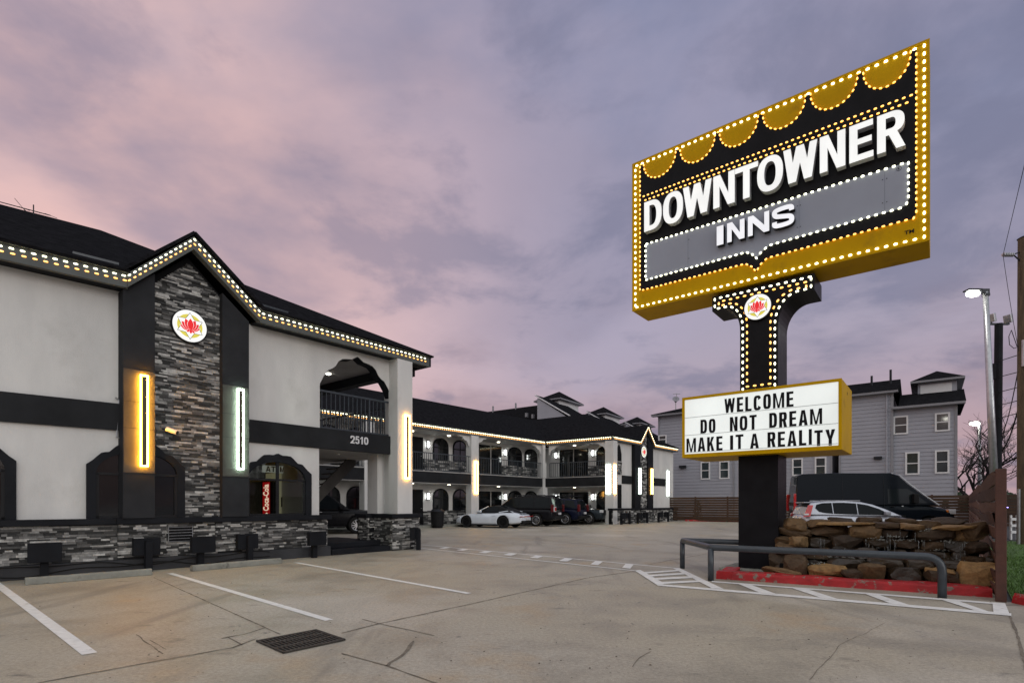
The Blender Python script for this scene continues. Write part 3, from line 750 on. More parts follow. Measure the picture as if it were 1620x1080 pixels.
# stone skirting, plinth, cap
mb = MB(); veneer(mb, FL, -4, FL.L - .05, -.25, .26, .97); veneer(mb, FR, .62, 1.80, -.25, .26, .97); veneer(mb, FR, 2.36, 4.60, -.25, .26, .97)
veneer(mb, FR, -.12, .74, -.19, .30, .97); veneer(mb, FR, 1.74, 2.56, -.19, .30, .97)
veneer(mb, Fr(FR.pt(4.60, -.25), FR.pt(4.60, -1.2)), 0, .95, 0, .26, .97)
mb.build('stone_skirting', M['stack'], B)
mb = MB(); mb.box(FL, -9, FL.L, -.6, -.285, 0, .968); mb.box(FR, 0, 4.57, -.6, -.285, 0, .968)
mb.box(FL, -9, FL.L + .02, -.285, -.12, 0, .25); mb.box(FR, .0, 4.64, -.283, -.122, 0, .252); mb.build('plinth', M['plinth'], B, bevel=.01)
mb = MB(); mb.box(FL, -9, FL.L - .03, -.55, -.15, .975, 1.09); mb.box(FR, -.16, 4.68, -.55, -.13, .973, 1.092); mb.build('sill_cap', M['charcoal'], B, bevel=.008)
# tower
def tl(z): return (max(.5, 1.2 - (6.72 - z) / 1.0), min(1.86, 1.2 + (6.72 - z) / .86))
mb = MB(); veneer(mb, FR, .48, 1.87, -.27, 1.094, 6.75, lim=tl, ch=.040); mb.build('stone_face', M['stack'], B)
mb = MB(); mb.fprism(FR, [(.02, 1.0), (2.42, 1.0), (2.42, 5.72), (1.2, 6.85), (.02, 5.72)], -.5, -.325); mb.build('tower_backing', M['dark'], B)
for a, b, za_, zb_ in ((-.06, .50, 5.70, 6.20), (1.85, 2.45, 6.20, 5.70)):
    mb = MB(); mb.fprism(FR, [(a, 1.093), (b, 1.093), (b, zb_), (a, za_)], -.46, -.10); mb.build('pilaster', M['pilaster'], B)
    mb = MB()
    for q0, q1 in ((2.02, 2.92), (2.93, 3.46), (3.47, 4.12)): mb.box(FR, a + .004, b - .004, -.099, -.085, q0, q1)
    mb.build('pilaster_panel', M['charcoal_panel'], B)
gable_front(B, FR, -.02, 2.66, 1.20, 6.0, 7.20)
led_bar(B, FR, .289, -.085, 2.15, 4.03, .146, 'e_bar_amber', .026, 'brown_slot'); led_bar(B, FR, 2.225, -.085, 2.19, 4.06, .146, 'e_bar_white', .026, 'brown_slot')
emblem(B, FR.pt(1.205, -.20, 5.30), FR.n3, .345)
# security camera on the tower
mb = MB(); c = FR.pt(.735, -.2, 2.97); mb.tube([c, c + FR.n3 * .12], .018); d = (FR.n3 * .6 + FR.e3 * .62 + V(0, 0, -.32)).normalized()
mb.tube([c + FR.n3 * .10 - d * .02, c + FR.n3 * .10 + d * .20], .048, 12); k = mb.build('security_camera', M['camera_white'], B)
mb = MB(); mb.tube([c + FR.n3 * .10 + d * .201, c + FR.n3 * .10 + d * .215], .042, 12); mb.build('lens', M['black_plastic'], k)
# windows of the ground floor
arch_window(B, FL, -.65, .85, 1.093, 2.66, NW + .002)
arch_window(B, FL, FL.L + .22, .85, 1.093, 2.66, NW + .002, (1, 0))
arch_window(B, FR, .25, .85, 1.095, 2.66, -.228, (0, 1), depth=.06)
arch_window(B, FR, 3.28, .91, 1.095, 2.65, NW + .002, clear=True)
mb = MB()
mb.box(FR, 2.37, 4.29, -4.45, -4.4, .3, 2.88); mb.box(FR, 2.31, 2.36, -4.4, -.62, .3, 2.88); mb.box(FR, 2.36, 4.29, -4.4, -.62, .28, .32); mb.build('lobby_wall', M['beige'], B)
# ventilation grille in the stone base
mb = MB(); mb.box(FR, .78, 1.26, -.215, -.205, .56, .90); g = mb.build('vent_grille', M['dark'], B)
mb = MB()
for i in range(6): mb.box(FR, .78, 1.26, -.2, -.19, .57 + i * .062, .578 + i * .062)
for q in (.78, 1.252): mb.box(FR, q, q + .008, -.199, -.188, .56, .90)
mb.build('grille_bar', M['metal_grey'], g)
# loose cables along the plinth
for z, sd in ((.20, 1), (.12, 5)):
    mb = MB(); P = []
    for i in range(40):
        q = -3.0 + i * .2; F, a = (FL, q) if q < FL.L else (FR, q - FL.L)
        P.append(F.pt(a, -.10 + .01 * math.sin(i * .9 + sd), z + .045 * math.sin(i * .37 + sd) + .03 * math.sin(i * .83 + sd * 2)))
    mb.tube(P, .011, 6); mb.build('cable', M['rubber'], B)
# dark band with the house number
mb = MB(); mb.box(FL, -9, FL.L - .08, NW - .1, -.33, 2.885, 3.428); mb.box(FR, 2.455, 6.96, NW - .1, -.33, 2.885, 3.428); mb.build('band', M['band'], B)
for t, u0, u1 in (('2', 554, 560.6), ('5', 561.6, 567.8), ('1', 569.4, 573.4), ('0', 575.4, 582)):
    a = FR.sz(u0, 700, -.33)[0]; b = FR.sz(u1, 700, -.33)[0]
    mb = MB(); sign_letter(mb, t, FR.pt(a, -.328, 3.095), FR.e3, V(0, 0, 1), b - a, .215, FR.n3, .02, .19, .17, 2.6); mb.build('house_number', M['trim_white'], B)
# breezeway deck, ceiling and posts
mb = MB(); mb.box(FR, 4.47, 7.75, -9, NW - .101, 2.90, 3.41); mb.build('deck', M['soffit'], B)
mb = MB(); mb.box(FR, 4.47, 7.9, -11, NW - .302, 5.70, 5.74); mb.build('ceiling', M['soffit'], B)
mb = MB(); mb.box(FR, 7.30, 7.62, -11, -.75, 5.42, 5.698); mb.box(FR, 4.47, 7.29, -11.2, -10.9, 5.35, 5.698); mb.build('beam', M['charcoal'], B)
c = at(519.5, 589.5, 17.9); mb = MB(); mb.tube([V(c.x, c.y, 5.66), V(c.x, c.y, 5.699)], .075, 16); mb.build('ceiling_lamp', M['e_down'], B)
c = FR.pt(5.75, -1.5, 2.86); mb = MB(); mb.tube([c, c + V(0, 0, .045)], .06, 16); mb.build('ceiling_lamp', M['camera_white'], B)
rail_run(B, FR, 4.47, 6.86, NW - .12, 3.46, 4.50)
rail_run(B, Fr(FR.pt(7.45, -.9), FR.pt(7.45, -8)), 0, 7.1, 0, 3.46, 4.50)
mb = MB(); mb.box(FR, 6.79, 7.36, -.42, .0, 1.09, 5.73); mb.box(FR, 6.66, 7.10, -1.3, -.80, 1.09, 2.90); mb.box(FR, 6.92, 7.34, -.80, -.422, 1.09, 5.70); mb.build('column', M['stucco'], B)
mb = MB(); mb.box(FR, 7.1, 7.5, -8.9, -8.5, 0, 5.7); mb.build('column', M['stucco'], B)
mb = MB(); veneer(mb, FR, 6.62, 7.66, -.03, .02, .97); veneer(mb, Fr(FR.pt(6.62, -.9), FR.pt(6.62, -.03)), 0, .87, 0, .02, .97); veneer(mb, Fr(FR.pt(6.40, -1.4), FR.pt(6.40, -.85)), 0, .5, 0, .02, .97); veneer(mb, FR, 6.38, 6.64, -.9, .02, .97)
mb.build('stone_base', M['stack'], B)
mb = MB(); mb.box(FR, 6.64, 7.64, -.88, -.05, 0, .965); mb.box(FR, 6.43, 7.0, -1.5, -.885, 0, .964); mb.build('base_core', M['dark'], B)
mb = MB(); mb.box(FR, 6.56, 7.72, -.96, .05, .97, 1.088); mb.box(FR, 6.36, 7.1, -1.55, -.961, .971, 1.087); mb.build('base_cap', M['charcoal'], B, bevel=.008)
led_bar(B, FR, 7.128, .002, 2.13, 4.08, .20, 'e_bar_warm', .055, 'brown_slot')
mb = MB(); mb.box(FR, 4.66, 6.98, -2.9, -.10, 0, .15); mb.box(FR, 4.62, 6.60, -2.9, -.55, .152, .30); mb.build('step', M['charcoal'], B, bevel=.012)
# flight of stairs under the deck
mb = MB()
for i in range(14):
    s = 4.75 + i * .20; z = .42 + i * .185
    mb.box(FR, s, s + .27, -4.4, -3.2, z - .04, z)
mb.prism([FR.pt(4.6, -3.19, .12), FR.pt(4.9, -3.19, .30), FR.pt(7.5, -3.19, 2.72), FR.pt(7.5, -3.19, 2.95), FR.pt(7.2, -3.19, 2.95), FR.pt(4.6, -3.19, .45)], FR.n3 * .06)
mb.build('staircase', M['charcoal_panel'], B)
# small floodlight at the eave corner
mb = MB(); q = FR.sz(648, 565, -.05)[0]; mb.box(FR, q - .12, q + .12, -.3, -.12, 5.50, 5.70); mb.box(FR, q + .2, q + .6, -.9, -.5, 5.45, 5.69); mb.build('eave_bracket', M['charcoal'], B)
mb = MB(); q = FL.sz(182, 630, NW)[0]; mb.tube([FL.pt(q, NW + .05, 3.55), FL.pt(q + .06, NW + .05, 3.5), FL.pt(q + .02, NW + .06, 2.75), FL.pt(q + .12, NW + .05, 2.70), FL.pt(q + .12, NW + .04, 2.55)], .014, 6); mb.build('conduit', M['metal_grey'], B)
# eaves and roof
eave(B, FL, -6, FL.L, .15, .070); eave(B, FR, 2.62, 8.05, .155, .072)
mb = MB(); mb.box(FR, 8.052, 8.12, -14, .0, 5.72, 6.0); mb.build('fascia', M['metal_dark'], B)
Hp = FR.pt(1.20, -6.90, 9.53); Rf = FL.pt(-10, -6.7, 9.05)
ef, e1, eC, eB, eL = FL.pt(-10, .09, 6.03), FR.pt(0, .09, 6.03), FR.pt(8.16, .09, 6.03), FR.pt(8.16, -13.9, 6.03), FL.pt(-10, -13.6, 6.03)
mb = MB()
mb.face([e1, FR.pt(1.20, -2.40, 7.27), FR.pt(2.68, .09, 6.03), eC, Hp])
for f in ((ef, e1, Hp), (ef, Hp, Rf), (eC, eB, Hp), (eB, eL, Rf), (eB, Rf, Hp)): mb.face(f)
mb.build('roof', M['shingle'], B, solid=.05)
for F, a, b in ((FL, FL.L - .85, FL.L - .12), (FR, 2.72, 3.5)):
    mb = MB(); mb.fprism(F, [(a, 6.12), (b, 6.12), (b, 6.26), (a, 6.26)], -.26, -.23); mb.build('rain_diverter', M['rail'], B)

# things inside the lobby window
VF = Fr(FR.pt(3.86, -1.15), FR.pt(3.86, -1.75))
def vend():
    s0 = FR.sz(427, 770, -1.5)[0]
    t = thing('vending_machine', FR.pt(s0 + .4, -1.5, .32), 'red soft drink vending machine lit up behind the arched lobby window', 'vending machine')
    mb = MB(); mb.box(FR, s0, s0 + .16, -2.0, -1.35, .32, 2.03); mb.build('cabinet', M['black_plastic'], t, bevel=.02)
    mb = MB(); mb.box(FR, s0 - .012, s0 - .002, -1.88, -1.50, .9, 1.98); mb.build('lit_panel', M['e_cola'], t)
    mb = MB(); lettering(mb, 'Coca-Cola', FR.pt(s0 - .014, -1.54, 1.20), V(0, 0, 1), FR.n3 * -1, .72, .30, FR.e3 * -1, .006, .02); mb.build('lettering', M['e_cola_txt'], t)
    mb = MB(); mb.disc(FR.pt(s0 - .016, -1.65, 1.05), FR.e3 * -1, 0, .10, 20); mb.build('round_mark', M['e_cola_txt'], t, normals=False)
vend()
s0, s1 = FR.sz(431, 770, -2.1)[0], FR.sz(455, 770, -2.1)[0]
t = thing('cash_machine', FR.pt((s0 + s1) / 2, -2.3, .32), 'beige upright cash machine cabinet with lit letters above, behind the lobby window', 'cash machine')
mb = MB(); mb.box(FR, s0, s1, -2.5, -2.1, .32, 2.26); mb.build('cabinet', emat('beige_glow', (.50, .48, .30), .24, (.25, .23, .16)), t, bevel=.01)  # glow added to the cabinet colour so it shows behind the glass
mb = MB(); mb.box(FR, s0 + .38, s0 + .5, -2.099, -2.085, 1.78, 1.92); mb.box(FR, s0 + .25, s0 + .31, -2.099, -2.06, 1.30, 1.58); mb.build('slot', M['black_plastic'], t)
mb = MB(); mb.box(FR, s0 - .3, s1, -2.099, -2.0, 2.27, 2.46); k = mb.build('header', emat('header_lit', (.75, .80, .72), .22, (.3, .3, .3)), t)
mb = MB(); [sign_letter(mb, q, FR.pt(FR.sz(uu, 740, -2.0)[0] - .06, -1.999, 2.29), FR.e3, V(0, 0, 1), .13, .15, FR.n3, .004, .22, .18) for uu, q in ((424, 'A'), (432, 'T'), (446, 'M'))]; mb.build('lettering', M['black_plastic'], k)

# antenna on the roof
t = thing('tv_antenna', at(53, 345, 14.4), 'old bare television aerial on the roof ridge at the left edge', 'aerial')
mb = MB(); mb.tube([at(53, 352, 14.4), at(53, 324, 14.4)], .014, 6); mb.build('mast', M['metal_dark'], t)
mb = MB(); a, b = at(-2, 319, 14.2), at(80, 341, 14.6); mb.tube([a, b], .012, 6); mb.build('boom', M['metal_dark'], t)
mb = MB(); sd = V(.25, -.1, .30)
for f, q in ((.10, .5), (.22, .55), (.34, .6), (.46, 1.5), (.58, .7), (.72, .8), (.98, 1.9)):
    p = a.lerp(b, f); d = V(-.26, .5, .20) * q; mb.tube([p - d * .35, p + d * .65], .007, 5)
p = a.lerp(b, .46); mb.tube([p + V(-.22, 0, .26), p + V(.10, 0, -.12), p + V(-.1, .0, -.16)], .007, 5); mb.tube([p, p + V(.12, .1, -.14)], .007, 5)
mb.build('element', M['metal_dark'], t)

# ------------------------------------------------------------------ courtyard block
C = thing('motel_building', F1.pt(6, -4), 'far L shaped motel block with two floors of open galleries round the car park corner', 'motel', 'motel blocks around the car park')
GW = -1.6
mb = MB(); mb.box(F1, -9, F1.L + 1.5, -10.4, GW, 0, 5.73); mb.box(F2, -1.5, 4.2, -10.3, GW, 0, 5.731); mb.box(F3, .02, 10.68, -.62, -.30, .0, 5.729); mb.box(F3, 1.66, 10.66, -9, -.621, .0, 5.728); mb.build('wall', M['stucco'], C)
mb = MB(); mb.box(F1, -9, 12.0, GW, .25, 0, .12); mb.box(F2, .0, 4.9, GW, .25, 0, .121); mb.build('walkway', M['concrete_stop'], C)
for F, a, b in ((F1, -9, F1.L + .05), (F2, .02, 4.88)):
    mb = MB(); mb.box(F, a, b, GW, .0, 2.64, 3.27); mb.build('gallery_band', M['band'], C)
    mb = MB(); mb.box(F, a, b, GW, .02, 3.272, 3.32); mb.build('gallery_edge', M['soffit'], C)
    mb = MB(); mb.box(F, a + .01, b - .01, GW, -.02, 2.60, 2.638); mb.box(F, a, b, GW, -.11, 5.69, 5.728); mb.build('gallery_ceiling', M['soffit'], C)
rail_run(C, F1, -8, 4.62, -.06, 3.36, 4.40, .16, .012); rail_run(C, F1, 5.33, 11.95, -.06, 3.36, 4.40, .16, .012); rail_run(C, F2, .35, 4.82, -.06, 3.36, 4.40, .16, .012)
mb = MB(); mb.box(F1, 4.64, 5.31, -.45, .03, .0, 5.72); mb.build('column', M['stucco'], C)
mb = MB(); mb.box(F1, -3.2, -2.55, -.45, .03, .0, 5.72); mb.build('column', M['stucco'], C)
mb = MB(); mb.box(F1, 12.02, 12.30, -.25, .05, .0, 5.72); mb.box(F1, 11.9, 12.42, -.37, .15, .0, 2.60); mb.box(F1, 11.96, 12.36, -.31, .10, 3.3, 4.42); mb.build('column', M['stucco'], C)
mb = MB(); mb.box(F2, 4.86, F2.L + .02, -.62, .0, .0, 5.72); mb.build('column', M['stucco'], C)
led_bar(C, F1, 5.03, .03, 2.03, 4.1, .34, 'e_bar_warm', .13, 'gold'); led_bar(C, F2, 5.11, .0, 2.08, 4.09, .33, 'e_bar_far', .11, 'charcoal'); led_bar(C, F3, .16, .005, 2.08, 4.08, .36, 'e_bar_warm', .14, 'gold')
# windows, doors and wall lamps of the galleries
def arch_panel(F, s0, s1, z0, z1, n=GW):
    half = (s1 - s0) / 2; sc = (s0 + s1) / 2
    zs = z1 - .62
    pts = [(sc + half, z0), (sc + half, zs)] + [(sc + half * math.cos(i * math.pi / 16), zs + (z1 - zs) * math.sin(i * math.pi / 16) ** .8) for i in range(1, 16)] + [(sc - half, zs), (sc - half, z0)]
    mb = MB(); mb.fprism(F, pts, n - .02, n + .05); w = mb.build('window', M['charcoal'], C)
    k = .86; ip = [(sc + (x - sc) * k, z0 + (z - z0) * .93 + .03) for x, z in pts]
    mb = MB(); mb.face([F.pt(s, n + .056, z) for s, z in ip]); mb.build('pane', M['glass'], w)
    mb = MB(); mb.box(F, sc - half * .85, sc + half * .85, n + .057, n + .075, zs - .03, zs + .03); mb.box(F, sc - .025, sc + .025, n + .058, n + .074, z0 + .05, z1 - .1); mb.build('frame', M['frame_dark'], w)
def door(F, s0, s1, z0, z1, leaves=1, n=GW):
    mb = MB(); mb.box(F, s0, s1, n - .02, n + .04, z0, z1); d = mb.build('door', M['charcoal'], C)
    mb = MB()
    for i in range(leaves):
        a = s0 + (s1 - s0) * i / leaves + .05; b = s0 + (s1 - s0) * (i + 1) / leaves - .05
        mb.box(F, a, b, n + .041, n + .055, z0 + .06, z1 - .08)
    mb.build('panel' if leaves == 1 else 'pane', M['dark'] if leaves == 1 else M['glass'], d)
    if leaves > 1:
        mb = MB(); q = (s0 + s1) / 2; mb.box(F, q - .04, q + .04, n + .04, n + .07, z0, z1); mb.build('mullion', M['soffit'], d)
    else:
        mb = MB(); mb.tube([F.pt(s1 - .12, n + .05, z0 + 1.0), F.pt(s1 - .12, n + .11, z0 + 1.0), F.pt(s1 - .24, n + .11, z0 + 1.0)], .015, 6); mb.build('handle', M['metal_grey'], d)
def sconce(F, s, z, n=GW):
    mb = MB(); mb.box(F, s - .07, s + .07, n, n + .03, z - .16, z + .26); mb.box(F, s - .10, s + .10, n + .03, n + .17, z + .21, z + .26); mb.box(F, s - .085, s + .085, n + .03, n + .15, z - .2, z - .16); k = mb.build('wall_lamp', M['frame_dark'], C)
    mb = MB(); mb.tube([F.pt(s, n + .10, z - .15), F.pt(s, n + .10, z + .2)], .05, 10); mb.build('bulb', M['e_sconce'], k)
for z in (3.32, .12):
    zt = z + 2.15
    for off in (-7.8, 0):
        door(F1, 1.25 + off, 2.05 + off, z, zt); sconce(F1, 2.42 + off, z + 1.72)
        arch_panel(F1, 2.84 + off, 4.16 + off, z + .78, zt + .1); arch_panel(F1, 4.54 + off, 5.80 + off, z + .78, zt + .1)
    door(F1, 6.95, 9.26, z, zt, 2); sconce(F1, 9.62, z + 1.75); arch_panel(F1, 9.95, 11.55, z + .78, zt + .1); arch_panel(F1, 11.85, 13.4, z + .78, zt + .1)
    sconce(F2, -.02, z + 1.75); door(F2, .28, 2.70, z, zt, 2); sconce(F2, 3.12, z + 1.75); arch_panel(F2, 3.38, 4.7, z + .78, zt + .1)
    for F_, qa_, qb_ in ((F1, 2.05, 6.9), (F1, -5.7, .9), (F1, 9.3, 13.4), (F2, 2.72, 4.8)):
        mb = MB(); veneer(mb, F_, qa_, qb_, GW + .05, z, z + .86, .09, .16, .5); mb.build('stone_skirting', M['stack'], C)
    for F, s in ((F1, .6), (F1, 3.5), (F1, 8.1), (F2, 2.0)):
        mb = MB(); c = F.pt(s, -.8, z + 2.30 if z > 1 else 2.57); mb.tube([c, c + V(0, 0, .05)], .10, 12); mb.build('ceiling_lamp', M['e_gallery'], C)
# little scalloped brackets where posts meet the ceiling
for F, s, d in ((F1, 4.64, -1), (F1, 5.31, 1), (F1, 12.0, -1), (F2, .2, 1), (F2, 4.86, -1)):
    mb = MB(); mb.fprism(F, [(s, 5.72), (s + d * 1.0, 5.72), (s + d * .85, 5.62), (s + d * .6, 5.58), (s + d * .45, 5.42), (s + d * .2, 5.34), (s, 5.0)], -.28, -.14); mb.build('arch_bracket', M['stucco'], C)
# end wall with its own stone tower
mb = MB(); veneer(mb, F3, -.05, 4.1, -.04, 0, .95, .09, .15, .5); veneer(mb, F3, 4.1, 6.3, .03, 0, .95, .09, .15, .5); veneer(mb, F3, 6.3, 10.9, -.04, 0, .95, .09, .15, .5); mb.build('stone_skirting', M['stack'], C)
mb = MB(); mb.box(F3, -.05, 10.9, -.31, -.07, 0, .94); mb.box(F3, 4.11, 6.29, -.069, -.01, 0, .94); mb.build('skirting_core', M['dark'], C)
mb = MB(); mb.box(F3, -.1, 10.95, -.36, .03, .952, 1.09); mb.box(F3, 4.05, 6.35, .031, .09, .955, 1.087); mb.build('sill_cap', M['charcoal'], C)
def tl3(z): return (max(4.15, 5.3 - (6.75 - z) / 1.0), min(5.42, 5.3 + (6.75 - z) / 1.0))
mb = MB(); veneer(mb, F3, 4.14, 5.43, -.16, 1.09, 6.75, .085, .14, .42, lim=tl3); mb.build('stone_face', M['stack'], C)
mb = MB(); mb.fprism(F3, [(3.3, 1.08), (6.3, 1.08), (6.3, 5.72), (5.3, 6.9), (4.2, 5.72), (3.3, 5.72)], -.32, -.21); mb.build('tower_backing', M['dark'], C)
for a, b, za_, zb_ in ((3.25, 4.15, 5.72, 5.72), (5.42, 6.30, 6.45, 5.75)):
    mb = MB(); mb.fprism(F3, [(a, 1.088), (b, 1.088), (b, zb_), (a, za_)], -.4, -.03); mb.build('pilaster', M['charcoal'], C)
gable_front(C, F3, 4.1, 6.55, 5.3, 6.0, 7.27, .2, .11, .05)
led_bar(C, F3, 3.95, -.03, 2.12, 4.03, .36, 'e_bar_far', .12); led_bar(C, F3, 5.98, -.03, 2.14, 4.08, .36, 'e_bar_warm', .12); led_bar(C, F3, 9.55, -.298, 2.05, 4.10, .36, 'e_bar_far', .12, 'trim_white')
emblem(C, F3.pt(4.86, -.10, 5.30), F3.n3, .42)
mb = MB(); mb.box(F3, 1.75, 3.24, -.5, -.26, 2.83, 3.42); mb.box(F3, 6.31, 9.1, -.5, -.26, 2.83, 3.42); mb.build('band', M['band'], C)
q = [(1.35 + .37 * x, 3.45 + 2.15 * z) for x, z in ((-1, 0), (-1, .68), (-.75, .80), (-.5, .92), (0, 1), (.5, .92), (.75, .80), (1, .68), (1, 0))]
mb = MB(); mb.fprism(F3, q, -.31, -.285); mb.build('window', M['dark'], C)  # dark panel painted in for the shade inside an open arch
mb = MB(); mb.box(F3, .98, 1.72, -.31, -.284, 1.1, 2.75); mb.build('doorway', M['dark'], C)
mb = MB(); veneer(mb, F3, 1.0, 1.7, -.27, 3.45, 4.40, .09, .14, .4); mb.build('stone_skirting', M['stack'], C)
eave(C, F1, -8.8, F1.L - .02, .17, .10, hi=.045); eave(C, F2, .02, F2.L + .03, .17, .10, hi=.045); eave(C, F3, -.03, 4.12, .17, .10, hi=.045); eave(C, F3, 6.5, 10.95, .17, .10, hi=.045)
# roof: two gabled runs meeting in a valley, hipped at the street end
D = 5.3; ZR = 6.04 + .5 * D
I_ = F1.pt(F1.L - .06, .06, 6.04); A_ = F1.pt(-9, .06, 6.04); A2 = F1.pt(-9, -D, ZR)
# ridge of run two lies D behind its eave
r1o, r1d = F1.pt(0, -D), F1.e3; r2o, r2d = F2.pt(0, -D), F2.e3
k = ((r2o.x - r1o.x) * r2d.y - (r2o.y - r1o.y) * r2d.x) / (r1d.x * r2d.y - r1d.y * r2d.x)
X_ = r1o + r1d * k; X_.z = ZR
Cn = F2.pt(F2.L + .07, .07, 6.04); H2 = F2.pt(F2.L - D * .98, -D, ZR)
En = F3.pt(11.0, .07, 6.04); H3 = F3.pt(11.0 - D, -D * 1.0, ZR); Ez = F3.pt(11.0, -2 * D, 6.04); Az = F1.pt(-9, -2 * D, 6.04); Xz = X_ + (X_ - I_); Xz.z = 6.04
mb = MB(); mb.face([Cn, F3.pt(4.05, .07, 6.04), F3.pt(5.3, -2.45, 7.30), F3.pt(6.6, .07, 6.04), En, H3, H2])
for f in ((A_, I_, X_, A2), (I_, Cn, H2, X_), (En, Ez, H3), (Ez, Xz, X_, H2, H3), (Xz, Az, A2, X_)): 
    c0 = f[0]
    for i in range(1, len(f) - 1): mb.face([c0, f[i], f[i + 1]])
mb.build('roof', M['shingle'], C, solid=.05)
for u, v0, v1, d in ((865.5, 660, 652, 44),):
    pass

# bin and far wheel stop by the gallery
s, _ = F1.sz(692, 820, .5); t = thing('litter_bin', F1.pt(s, .5), 'dark litter bin standing in front of the far gallery, left of the white convertible', 'bin')
mb = MB(); c = F1.pt(s, .5); mb.tube([c, c + V(0, 0, .12)], .30, 16, .33); mb.tube([c + V(0, 0, .12), c + V(0, 0, .95)], .36, 16, .40); mb.build('body', M['black_plastic'], t)
mb = MB(); mb.tube([c + V(0, 0, .951), c + V(0, 0, 1.03), c + V(0, 0, 1.08)], .42, 16, .3); mb.build('lid', M['metal_dark'], t)

# ------------------------------------------------------------------ pole sign
S = thing('pole_sign', FS.pt(.24, -.4, .1), 'tall gold roadside sign edged with bulbs, white raised lettering and reader board on black pole', 'sign')
P3 = lambda a, z, n=0.0: FS.pt(a, n, z)
aL, aR, zB, zT = -2.41, 2.91, 5.73, 9.06
# pole, neck and bracket in one profile
def bracket(e=0.0):
    """outline of the black pole head, pulled in by e"""
    pts = [(1.22 - e, 5.66 - e), (1.22 - e, 5.36 + e * .6)]
    for i in range(0, 11):
        a = math.pi / 2 * (1 - i / 10)
        pts.append((1.02 - .42 * math.cos(a) - e, 5.36 + e * .6 - .55 * (1 - math.sin(a)) - (0 if i else 0)))
    pts += [(.60 - e, 3.58 + e)]
    L = [(-.10 + e, 3.58 + e)]
    for i in range(10, -1, -1):
        a = math.pi / 2 * (1 - i / 10)
        L.append((-.43 + .33 * math.cos(a) + e, 5.36 + e * .6 - .50 * (1 - math.sin(a))))
    L += [(-.65 + e, 5.36 + e * .6), (-.65 + e, 5.66 - e)]
    return pts, L
pr, pl = bracket(0)
mb = MB(); mb.fprism(FS, pr + pl, -.82, -.05); hd_ = mb.build('pole_head', M['sign_black'], S)
mb = MB(); mb.box(FS, -.125, .605, -.76, -.02, .0, 3.60); mb.build('pole', M['sign_black'], S, bevel=.012)
mb = MB(); mb.box(FS, -.45, .95, -1.0, .18, .0, .11); mb.build('pole_base', M['concrete_stop'], S, bevel=.02)
for e, m, ph in ((.055, 'e_white', .3), (.135, 'e_amber', .6)):
    r, l = bracket(e); pts = [P3(a, z, -.049) for a, z in r + l]; pts.append(pts[0])
    mb = MB(); mb.leds(pts, .135, .060, .032, .020, FS.n3, ph); mb.build('light_string', M[m], hd_)
emblem(hd_, P3(.245, 5.235, .012), FS.n3, .245, .06)
# cabinet
mb = MB(); mb.box(FS, aL, aR, -.82, 0, zB, zT); cab = mb.build('cabinet', M['gold'], S, bevel=.012)
mb = MB(); mb.box(FS, aL - .004, aL + .035, .0005, .02, zB, zT); mb.box(FS, aR - .035, aR + .004, .0005, .02, zB, zT); mb.box(FS, aL + .035, aR - .035, .0005, .0195, zT - .035, zT + .003); mb.box(FS, aL + .035, aR - .035, .0005, .0195, zB - .003, zB + .035); mb.build('edge_trim', M['gold'], cab)
mb = MB(); w = [P3(aL + .07, zB + .075, .002), P3(aR - .07, zB + .075, .002), P3(aR - .07, zT - .075, .002), P3(aL + .07, zT - .075, .002), P3(aL + .07, zB + .075, .002)]
mb.leds(w, .132, .054, .032, .022, FS.n3); mb.build('border_lights', M['e_white'], cab)
fl, fr = -2.225, 2.735
lobes = [(-2.14, -1.40), (-1.31, -.57), (-.485, .255), (.34, 1.08), (1.165, 1.905), (1.985, 2.66)]
def lobe(c0, c1, k=16, zt=8.97, h=.43):
    m_, hw = (c0 + c1) / 2, (c1 - c0) / 2
    return [(m_ - hw * math.cos(i * math.pi / k), zt - h * math.sin(i * math.pi / k) ** .9) for i in range(k + 1)]
crown = [(fl, 8.97)]
for c0, c1 in lobes: crown += lobe(c0, c1)
crown += [(fr, 8.97)]
low = [(fr, 6.25), (2.70, 6.165), (.42, 6.14), (.30, 6.05), (.22, 5.93), (.14, 6.05), (.02, 6.14), (fl, 6.155)]
mb = MB(); mb.fprism(FS, crown + low, .001, .010); mb.build('black_field', M['sign_black'], cab)
mb = MB()
mb.leds([P3(a, z, .0105) for a, z in crown], .098, .048, .026, .018, FS.n3)
mb.leds([P3(a, z, .0105) for a, z in [(fr, 8.92)] + low + [(fl, 8.97)]], .105, .050, .028, .018, FS.n3)
mb.leds([P3(fl + .06, 8.235, .0105), P3(fr - .06, 8.235, .0105)], .100, .048, .027, .018, FS.n3); mb.leds([P3(fl + .06, 8.135, .0105), P3(fr - .06, 8.135, .0105)], .100, .048, .027, .018, FS.n3, .7)
mb.build('amber_lights', M['e_amber'], cab)
gp = [(-2.085, 7.145), (2.63, 7.125), (2.63, 6.50), (2.60, 6.42), (2.52, 6.385), (.45, 6.365), (.32, 6.28), (.23, 6.185), (.15, 6.28), (.04, 6.355), (-2.085, 6.35)]
mb = MB(); mb.fprism(FS, gp, .0105, .028); gpn = mb.build('name_panel', M['sign_grey'], cab)
mb = MB()
for q in (-1.13, .98, 2.30): mb.box(FS, q - .0015, q + .0015, .0285, .0292, 6.40, 7.08)
for q in (-1.11, .95, 1.0, 2.27, 2.33):
    for z in (6.55, 6.95): mb.box(FS, q - .008, q + .008, .0285, .032, z, z + .016)
mb.build('panel_joint', M['rail'], gpn)
mb = MB(); q = [P3(a, z, .0285) for a, z in gp]; q.append(q[0]); mb.leds(q, .112, .050, .030, .020, FS.n3); mb.build('border_lights', M['e_white'], gpn)
UP = V(0, 0, 1)
X7 = lambda X, n: FS.sz(980 + X / 2.25, 260, n)[0]
